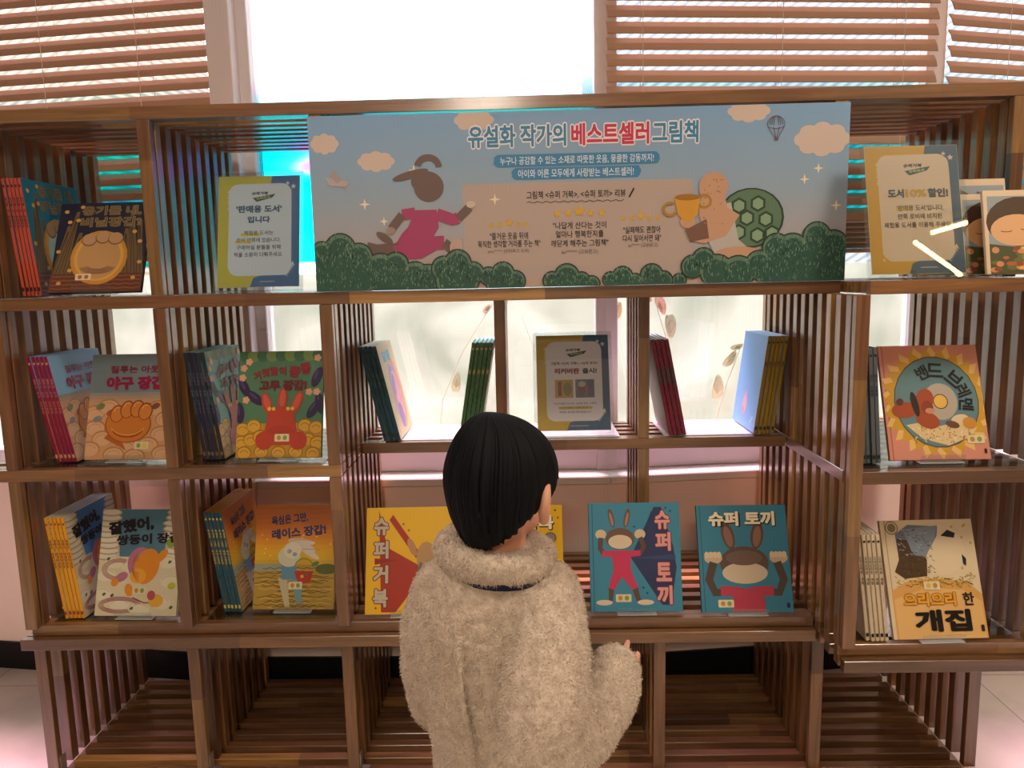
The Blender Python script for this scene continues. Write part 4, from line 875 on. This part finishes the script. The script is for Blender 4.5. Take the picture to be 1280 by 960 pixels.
    bush(A, [(.715, .10, .020), (.735, .14, .02), (.76, .07, .03), (.80, .06, .03), (.84, .10, .026), (.87, .20, .024), (.90, .18, .03), (.945, .26, .024), (.975, .20, .028), (.93, .1, .05), (.985, .1, .045), (.88, .05, .045)], 4)
BW, BH = 3 * MOD + .036, .438
ban = empty('banner', (.879, -.007, Z2 + .0007), 'wide printed foam-board banner with sky, hedges and Korean title, standing on the shelf', 'banner')
b = MB(); b.box((0, 0, 0), (BW, .0055, BH), lin('#a9c0d4')); b.build('board', BOARD, ban, world=False, bevel=.0006)
A = Art(BW, BH)
art_banner(A); A.STEP = .00004
A.build('print', ban, front_of)
# ------------------------------------------------------------------ ceiling lamps mirrored in the discount notice
def glow_mat():
    m = bpy.data.materials.new('lit_lamp'); m.use_nodes = True; nt = m.node_tree; nt.nodes.clear(); e = N(nt, 'ShaderNodeEmission'); o = N(nt, 'ShaderNodeOutputMaterial')
    e.inputs[0].default_value = (1, .74, .30, 1); e.inputs[1].default_value = 32; nt.links.new(e.outputs[0], o.inputs[0]); return m
GLOW = glow_mat()
for (a, c, lb) in (((3.744, -2.45), (3.938, -2.312), 'short warm linear lamp under the ceiling'), ((3.696, -2.548), (4.186, -2.984), 'long warm linear lamp under the ceiling')):
    r = empty('linear_lamp', ((a[0] + c[0]) / 2, (a[1] + c[1]) / 2, 2.90), lb, 'lamp', 'warm ceiling lamps')
    b = MB(); b.tube([(a[0], a[1], 2.90), (c[0], c[1], 2.90)], .012, n=10); b.build('lit_tube', GLOW, r)
    b = MB(); b.tube([(a[0], a[1], 2.925), (c[0], c[1], 2.925)], .014, n=6); b.build('housing', STEEL, r)
    b = MB(); m_ = ((a[0] + c[0]) / 2, (a[1] + c[1]) / 2); b.tube([(*m_, 2.93), (*m_, 3.0)], .006, n=6); b.build('mount', STEEL, r)
# ------------------------------------------------------------------ the child
HC = Vector((1.378, -.745, 1.126)); HY = R(-32)          # head centre and turn
RH = Matrix.Rotation(HY, 3, 'Z') @ Matrix.Rotation(R(-6), 3, 'X')
def hp(x, y, z): return HC + RH @ Vector((x, y, z))
def sphere(mb, c, r, M=None, nu=16, nv=10):
    c = Vector(c); r = (r, r, r) if not isinstance(r, (tuple, list)) else r; vs = []; fs = []
    for j in range(1, nv):
        for i in range(nu):
            a = 2 * math.pi * i / nu; e = math.pi * j / nv; p = Vector((r[0] * math.sin(e) * math.cos(a), r[1] * math.sin(e) * math.sin(a), r[2] * math.cos(e)))
            vs.append(c + (M @ p if M else p))
    for j in range(nv - 2):
        for i in range(nu): fs.append((j * nu + i, (j + 1) * nu + i, (j + 1) * nu + (i + 1) % nu, j * nu + (i + 1) % nu))
    t = Vector((0, 0, r[2])); n = len(vs); vs += [c + (M @ t if M else t), c - (M @ t if M else t)]
    for i in range(nu): fs.append((n, i, (i + 1) % nu)); fs.append((n + 1, (nv - 2) * nu + (i + 1) % nu, (nv - 2) * nu + i))
    mb.mesh(vs, fs)
def catmull(pts, rad, sub=6):
    P = [Vector(p) for p in pts]; out = []; rr = []
    for i in range(len(P) - 1):
        p0, p1, p2, p3 = P[max(i - 1, 0)], P[i], P[i + 1], P[min(i + 2, len(P) - 1)]
        for k in range(sub):
            t = k / sub; out.append(.5 * ((2 * p1) + (p2 - p0) * t + (2 * p0 - 5 * p1 + 4 * p2 - p3) * t * t + (3 * p1 - p0 - 3 * p2 + p3) * t ** 3)); rr.append(rad[i] + (rad[i + 1] - rad[i]) * t)
    return out + [P[-1]], rr + [rad[-1]]
def limb(mb, pts, rad, sub=6, n=14):
    p, r = catmull(pts, rad, sub); mb.tube(p, r, n=n); sphere(mb, p[0], r[0] * .99, nu=n); sphere(mb, p[-1], r[-1] * .99, nu=n)
def loft(mb, rings, n=28):
    """rings: (cx, cy, z, a, b, power)"""
    vs = []; fs = []
    for cx, cy, z, a, b, *_ in rings:
        for k in range(n):
            t = 2 * math.pi * k / n; c, s = math.cos(t), math.sin(t)
            vs.append((cx + a * math.copysign(abs(c) ** .85, c), cy + b * math.copysign(abs(s) ** .85, s), z))
    for j in range(len(rings) - 1):
        for k in range(n): fs.append((j * n + k, j * n + (k + 1) % n, (j + 1) * n + (k + 1) % n, (j + 1) * n + k))
    fs.append(tuple(range(n - 1, -1, -1))); fs.append(tuple((len(rings) - 1) * n + k for k in range(n))); mb.mesh(vs, fs)
def remesh(o, vox, smooth, it):
    m = o.modifiers.new('skin', 'REMESH'); m.mode = 'VOXEL'; m.voxel_size = vox; m.use_smooth_shade = True
    s = o.modifiers.new('soft', 'SMOOTH'); s.factor = smooth; s.iterations = it

SKIN = mat('skin', '#d9a184', .5, .35); SKIN.node_tree.nodes['Principled BSDF'].inputs['Subsurface Weight'].default_value = .08
SKIN.node_tree.nodes['Principled BSDF'].inputs['Subsurface Radius'].default_value = (.01, .004, .002)
b = MB()
sphere(b, HC + RH @ Vector((0, -.006, .012)), (.070, .080, .080), RH, 24, 16)              # skull
sphere(b, hp(0, .032, -.045), (.056, .052, .060), RH, 20, 12)                            # jaw and cheeks
for s in (-1, 1): sphere(b, hp(s * .034, .052, -.040), (.026, .024, .026), RH)
sphere(b, hp(0, .062, -.082), (.020, .018, .018), RH)                                    # chin
limb(b, [hp(0, .080, -.005), hp(0, .090, -.026), hp(0, .096, -.040)], [.009, .011, .014])  # nose
for z, w in ((-.062, .018), (-.070, .016)): limb(b, [hp(-w, .080, z), hp(0, .086, z), hp(w, .080, z)], [.004, .006, .004])
for s in (-1, 1):                                                                         # ears
    pts = [hp(s * (.078 + .012 * math.sin(t)), -.008 - .016 * math.cos(t * .9), -.030 + .030 * math.sin(t - 1.57)) for t in [k * .63 for k in range(6)]]
    limb(b, [hp(s * .076, .004, -.052), hp(s * .084, -.006, -.056), hp(s * .094, -.020, -.030), hp(s * .093, -.016, -.004), hp(s * .080, .004, .004)], [.007, .009, .009, .008, .006], 5, 10)
    sphere(b, hp(s * .082, -.006, -.028), (.008, .016, .026), RH)
limb(b, [hp(0, -.016, -.05), (1.366, -.748, 1.03), (1.362, -.745, .96)], [.050, .046, .062])
loft(b, [(1.37, -.74, .50, .10, .085), (1.37, -.74, .60, .105, .085), (1.365, -.74, .72, .10, .078), (1.36, -.745, .85, .115, .08), (1.36, -.745, .93, .118, .07), (1.36, -.745, .965, .07, .055)])
limb(b, [(1.455, -.75, .925), (1.442, -.825, .86), (1.428, -.885, .765)], [.036, .032, .028]); limb(b, [(1.428, -.885, .765), (1.50, -.80, .735), (1.546, -.742, .746)], [.028, .026, .020])
limb(b, [(1.262, -.735, .925), (1.25, -.715, .82), (1.252, -.69, .71)], [.036, .032, .028]); limb(b, [(1.252, -.69, .71), (1.295, -.61, .72), (1.34, -.555, .745)], [.028, .025, .020])
# right hand in the cuff: palm, four unequal curled fingers, thumb
hd = Vector((.26, .40, .88)).normalized(); hs = Vector((.90, -.42, -.08)).normalized(); hn = hd.cross(hs).normalized(); hw = Vector((1.543, -.742, .740))
limb(b, [hw, hw + hd * .030], [.020, .024])
for k, (ln, cu) in enumerate(((.054, .22), (.044, 1.2), (.040, 1.5), (.034, 1.6))):
    r0 = hw + hd * .040 + hs * (.021 - .014 * k); d1 = (hd + hn * .15).normalized(); d2 = (hd + hn * cu).normalized(); d3 = (hd * .7 + hn * cu * 1.5).normalized()
    limb(b, [r0 - hd * .012, r0 + d1 * ln * .40, r0 + d1 * ln * .40 + d2 * ln * .33, r0 + d1 * ln * .40 + d2 * ln * .33 + d3 * ln * .27], [.0080, .0078, .0070, .0060], 4, 10)
r0 = hw + hd * .010 + hs * .020; limb(b, [r0, r0 + hs * .016 + hd * .016, r0 + hs * .024 + hd * .040 + hn * .002, r0 + hs * .023 + hd * .066 + hn * .006], [.010, .0095, .0082, .0066], 4, 10)
# left hand in front of the body
hw = Vector((1.34, -.555, .745)); hd = Vector((.5, .82, .25)).normalized(); hs = Vector((-.82, .5, .1)).normalized(); hn = Vector((0, -.2, 1)).normalized()
limb(b, [hw, hw + hd * .030], [.019, .023])
for k, ln in enumerate((.050, .056, .052, .040)):
    r0 = hw + hd * .040 + hs * (.021 - .014 * k); limb(b, [r0 - hd * .012, r0 + hd * ln * .45, r0 + (hd * .8 - hn * .25) * ln * .8, r0 + (hd * .9 - hn * .6) * ln], [.008, .0078, .007, .006], 4, 10)
r0 = hw + hd * .01 - hs * .02; limb(b, [r0, r0 - hs * .016 + hd * .016, r0 - hs * .02 + hd * .038], [.010, .009, .007], 4, 10)
for s in (-1, 1):
    x = 1.372 + s * .062
    limb(b, [(x, -.74, .52), (x + s * .004, -.735, .29), (x + s * .006, -.75, .075)], [.062, .048, .034]); limb(b, [(x + s * .006, -.755, .04), (x + s * .012, -.66, .032)], [.034, .028])
person = b.build('person', SKIN); remesh(person, .0042, .5, 4)
tag(person, 'child in a cream fleece coat seen from behind, one sleeve raised toward the shelves', 'person')

EYE = mat('eye_white', '#ece8e2', .25); IRIS = mat('iris', '#24160f', .2)
for s in (-1, 1):
    e = MB(); sphere(e, hp(s * .030, .0745, -.012), (.0115, .0085, .0075), RH); e = e.build('eye', EYE, person, smooth=True)
    i = MB(); sphere(i, hp(s * .030, .0815, -.012), (.0055, .003, .0055), RH); i.build('iris', IRIS, e, smooth=True)
    w = MB(); w.tube([hp(s * .016, .083, .008), hp(s * .031, .082, .013), hp(s * .046, .073, .009)], [.001, .0022, .001], n=6); w.build('eyebrow', mat('brow', '#15100e', .6), person, smooth=True)

# hair: a thick bowl cut, the shell drawn strand by strand round the skull
def hair_mat():
    m = mat('black_hair', '#0b0a0b', .6, .12); nt = m.node_tree; bs = nt.nodes['Principled BSDF']
    a = nt.nodes.new('ShaderNodeAttribute'); a.attribute_name = 'strand'; nz = N(nt, 'ShaderNodeTexNoise'); nz.noise_dimensions = '2D'; nz.inputs['Scale'].default_value = 1; nz.inputs['Detail'].default_value = 4
    nt.links.new(a.outputs['Vector'], nz.inputs['Vector'])
    bp = N(nt, 'ShaderNodeBump'); bp.inputs['Strength'].default_value = .15; bp.inputs['Distance'].default_value = .002; nt.links.new(nz.outputs['Fac'], bp.inputs['Height']); nt.links.new(bp.outputs[0], bs.inputs['Normal'])
    rp = N(nt, 'ShaderNodeValToRGB'); rp.color_ramp.elements[0].color = (.002, .0025, .0035, 1); rp.color_ramp.elements[1].color = (.006, .007, .009, 1); nt.links.new(nz.outputs['Fac'], rp.inputs[0]); nt.links.new(rp.outputs[0], bs.inputs['Base Color'])
    return m
NA, NS = 300, 34
crown = Vector((-.01, -.03, 0)); vs = []; strand = []
for i in range(NA):
    az = 2 * math.pi * i / NA                       # 0 = the face side
    ca, sa = math.cos(az), math.sin(az)
    back = max(0, -ca)
    hem = -.052 - .058 * back ** .8 if ca < .1 else -.030
    hem = {True: .018}.get(ca > .55, hem)
    if .1 <= ca <= .55: hem = -.030 + .048 * (ca - .1) / .45
    if -.45 < ca < .1: hem = -.022 - .036 * ((.1 - ca) / .55) ** 1.2
    elif ca <= -.45: hem = -.058 - .044 * ((-.45 - ca) / .55) ** .8
    hem += .007 * noise.noise((ca * 16, sa * 16, 1)) + .006 * noise.noise((ca * 50, sa * 50, 4))
    sr = .0022 * noise.noise((ca * 22, sa * 22, 7)) + .0012 * noise.noise((ca * 60, sa * 60, 2))
    for j in range(NS):
        s = j / (NS - 1); zt = .0985
        if s < .55:
            e = s / .55 * math.pi / 2; z = zt * math.cos(e); f = math.sin(e)
        else:
            q = (s - .55) / .45; z = hem * q; f = 1 - .40 * (max(0, -z) / .115) ** 1.5
        rx, ry = .083, .091
        g = min(1, s * 2.2); rr = f + (sr / .09) * g * (.5 + s)
        x = rx * rr * sa; y = ry * rr * ca - .008 + crown.y * (1 - g) ** 2
        x += crown.x * (1 - g) ** 2
        if s > .9: x *= 1 - .05 * (s - .9) / .1; y *= 1 - .05 * (s - .9) / .1
        vs.append(hp(x, y, z + .004)); strand.append((ca * 34 + sa * 5, sa * 34 + s * 1.3, 0))
fs = [(i * NS + j, i * NS + j + 1, ((i + 1) % NA) * NS + j + 1, ((i + 1) % NA) * NS + j) for i in range(NA) for j in range(NS - 1)]
b = MB(); b.mesh(vs, fs); hair = b.build('hair', hair_mat(), person, smooth=True)
at = hair.data.attributes.new('strand', 'FLOAT_VECTOR', 'POINT'); at.data.foreach_set('vector', [c for v in strand for c in v])
sd = hair.modifiers.new('thickness', 'SOLIDIFY'); sd.thickness = .010; sd.offset = -1

# coat
def fleece_mat():
    m = mat('cream_fleece', '#b9a58c', .95, .1); nt = m.node_tree; bs = nt.nodes['Principled BSDF']; tc = N(nt, 'ShaderNodeTexCoord')
    n1 = N(nt, 'ShaderNodeTexNoise'); n1.inputs['Scale'].default_value = 190; n1.inputs['Detail'].default_value = 3
    n2 = N(nt, 'ShaderNodeTexNoise'); n2.inputs['Scale'].default_value = 60; n2.inputs['Detail'].default_value = 2
    nt.links.new(tc.outputs['Object'], n1.inputs['Vector']); nt.links.new(tc.outputs['Object'], n2.inputs['Vector'])
    ad = N(nt, 'ShaderNodeMath', operation='ADD'); nt.links.new(n1.outputs['Fac'], ad.inputs[0]); nt.links.new(n2.outputs['Fac'], ad.inputs[1])
    bp = N(nt, 'ShaderNodeBump'); bp.inputs['Strength'].default_value = .9; bp.inputs['Distance'].default_value = .004; nt.links.new(ad.outputs[0], bp.inputs['Height']); nt.links.new(bp.outputs[0], bs.inputs['Normal'])
    rp = N(nt, 'ShaderNodeValToRGB'); rp.color_ramp.elements[0].position = .35; rp.color_ramp.elements[0].color = (*lin('#bfae9c'), 1); rp.color_ramp.elements[1].position = .65; rp.color_ramp.elements[1].color = (*lin('#d6c6b4'), 1)
    nt.links.new(n2.outputs['Fac'], rp.inputs[0]); nt.links.new(rp.outputs[0], bs.inputs['Base Color']); bs.inputs['Sheen Weight'].default_value = .25; bs.inputs['Sheen Roughness'].default_value = .4
    return m
FLE = fleece_mat()
fine = bpy.data.textures.new('fleece_curl', 'CLOUDS'); fine.noise_scale = .0065; fine.noise_depth = 1
broad = bpy.data.textures.new('cloth_fold', 'CLOUDS'); broad.noise_scale = .075; broad.noise_depth = 0
def fleece(o, vox, f=.0065, g=.010, it=8):
    remesh(o, vox, .5, it)
    d = o.modifiers.new('folds', 'DISPLACE'); d.texture = broad; d.strength = g; d.mid_level = .5; d.texture_coords = 'LOCAL'
    d = o.modifiers.new('curl', 'DISPLACE'); d.texture = fine; d.strength = f; d.mid_level = .5; d.texture_coords = 'LOCAL'
b = MB()
loft(b, [(1.386, -.738, .455, .138, .122), (1.386, -.738, .47, .145, .13), (1.386, -.738, .60, .138, .125), (1.380, -.738, .70, .140, .124), (1.356, -.742, .80, .130, .112), (1.355, -.745, .88, .136, .106), (1.358, -.746, .93, .132, .098), (1.358, -.746, .97, .108, .080), (1.360, -.746, 1.0, .080, .066), (1.36, -.746, 1.015, .06, .055)])
limb(b, [(1.446, -.755, .928), (1.446, -.84, .875), (1.438, -.905, .815), (1.428, -.930, .765)], [.058, .066, .068, .064])
limb(b, [(1.428, -.925, .76), (1.482, -.858, .742), (1.533, -.788, .752), (1.562, -.742, .780)], [.063, .060, .056, .043])
limb(b, [(1.275, -.742, .925), (1.258, -.730, .86), (1.252, -.715, .78), (1.258, -.690, .70)], [.058, .064, .064, .060])
limb(b, [(1.258, -.69, .70), (1.295, -.62, .715), (1.33, -.57, .74)], [.058, .053, .046])
# gathered folds over the back of the raised arm and shoulder
for pts, r in (([(1.415, -.865, .91), (1.40, -.918, .86), (1.388, -.955, .78)], [.006, .013, .007]), ([(1.455, -.875, .90), (1.444, -.945, .84), (1.432, -.985, .76)], [.006, .013, .007]),
               ([(1.30, -.845, .93), (1.31, -.862, .80), (1.325, -.862, .66), (1.33, -.866, .52)], [.004, .006, .007, .004]), ([(1.44, -.862, .68), (1.40, -.864, .60), (1.37, -.864, .50)], [.006, .010, .006])):
    limb(b, pts, r, 5, 10)
coat = b.build('coat', FLE, person); fleece(coat, .0036, .004, .009, 4)
b = MB(); P = []; rr = []
n = 26
for k in range(n + 1):
    t = 2 * math.pi * k / n; P.append((1.362 + .077 * math.sin(t), -.752 - .068 * math.cos(t), 1.003 - .006 * math.cos(t) - .009 * math.sin(t))); rr.append(.027 - .004 * (1 - math.cos(t)) / 2)
b.tube(P, rr, n=16); col = b.build('coat_collar', FLE, person); fleece(col, .0034, .004, .006, 3)
b = MB(); b.tube([(1.366 + .082 * math.sin(t), -.752 - .078 * math.cos(t), 0.978 - .004 * math.cos(t) - .007 * math.sin(t)) for t in [2 * math.pi * k / 30 for k in range(31)]], .008, n=10); b.build('collar_lining', mat('navy_cloth', '#1c2740', .8, .2), person, smooth=True)
PILE = mat('fleece_pile', '#d0c0ae', .9, .1)
def pile(src, count, seed, ln):
    dg = bpy.context.evaluated_depsgraph_get(); ev = src.evaluated_get(dg); me = ev.to_mesh(); q = random.Random(seed)
    me.calc_loop_triangles(); V = [v.co.copy() for v in me.vertices]; T_ = [t.vertices[:] for t in me.loop_triangles]
    acc = []; tot = 0
    for a, c, d in T_:
        tot += (V[c] - V[a]).cross(V[d] - V[a]).length; acc.append(tot)
    vs = []; fs = []
    for _ in range(count):
        a, c, d = T_[min(bisect.bisect(acc, q.random() * tot), len(T_) - 1)]
        u, v = q.random(), q.random()
        if u + v > 1: u, v = 1 - u, 1 - v
        p0 = V[a] + (V[c] - V[a]) * u + (V[d] - V[a]) * v; n = (V[c] - V[a]).cross(V[d] - V[a])
        if n.length == 0: continue
        n.normalize(); k = noise.noise_vector(p0 * 55) * 1.1
        d1 = (n * .8 + k + Vector((q.uniform(-.35, .35), q.uniform(-.35, .35), q.uniform(-.6, .1)))).normalized(); L = ln * q.uniform(.6, 1.2)
        d2 = (d1 * .6 + k * .6 + Vector((q.uniform(-.6, .6), q.uniform(-.6, .6), q.uniform(-.7, .2)))).normalized(); s = d1.cross(Vector((q.uniform(-1, 1), q.uniform(-1, 1), q.uniform(-1, 1)))).normalized() * .00055
        p1 = p0 + d1 * L * .55; p2 = p1 + d2 * L * .5; m = len(vs)
        vs += [p0 - s, p0 + s, p1 + s * .8, p1 - s * .8, p2]; fs += [(m, m + 1, m + 2, m + 3), (m + 3, m + 2, m + 4)]
    ev.to_mesh_clear()
    nm = bpy.data.meshes.new('fleece_pile'); nm.from_pydata(vs, [], fs); nm.materials.append(PILE)
    o = bpy.data.objects.new('fleece_pile', nm); COL.objects.link(o); o.parent = src; o['kind'] = 'stuff'; return o
pile(coat, 80000, 3, .0058); pile(col, 12000, 4, .0056)
DEN = mat('dark_trousers', '#24262e', .85, .15); SHO = mat('shoe_canvas', '#33353c', .7, .2); SOL = mat('shoe_rubber', '#d8d4cc', .6, .3)
b = MB()
loft(b, [(1.37, -.74, .42, .118, .10), (1.37, -.74, .56, .118, .10)])
for s in (-1, 1):
    x = 1.372 + s * .062; limb(b, [(x, -.74, .47), (x + s * .004, -.738, .29), (x + s * .006, -.75, .11)], [.072, .060, .050])
tr_ = b.build('trousers', DEN, person); remesh(tr_, .007, .5, 5)
for s in (-1, 1):
    x = 1.38 + s * .070; b = MB(); limb(b, [(x, -.775, .055), (x + s * .004, -.70, .052), (x + s * .008, -.64, .042)], [.044, .042, .036]); sh = b.build('shoe', SHO, person); remesh(sh, .006, .5, 3)
    b = MB(); vs = []
    for z in (.001, .022):
        for k in range(20):
            t = 2 * math.pi * k / 20; vs.append((x + s * .004 + .044 * math.cos(t), -.708 + .108 * math.sin(t), z))
    b.mesh(vs, [tuple(range(19, -1, -1)), tuple(range(20, 40))] + [(k, (k + 1) % 20, 20 + (k + 1) % 20, 20 + k) for k in range(20)]); b.build('sole', SOL, sh, bevel=.003)
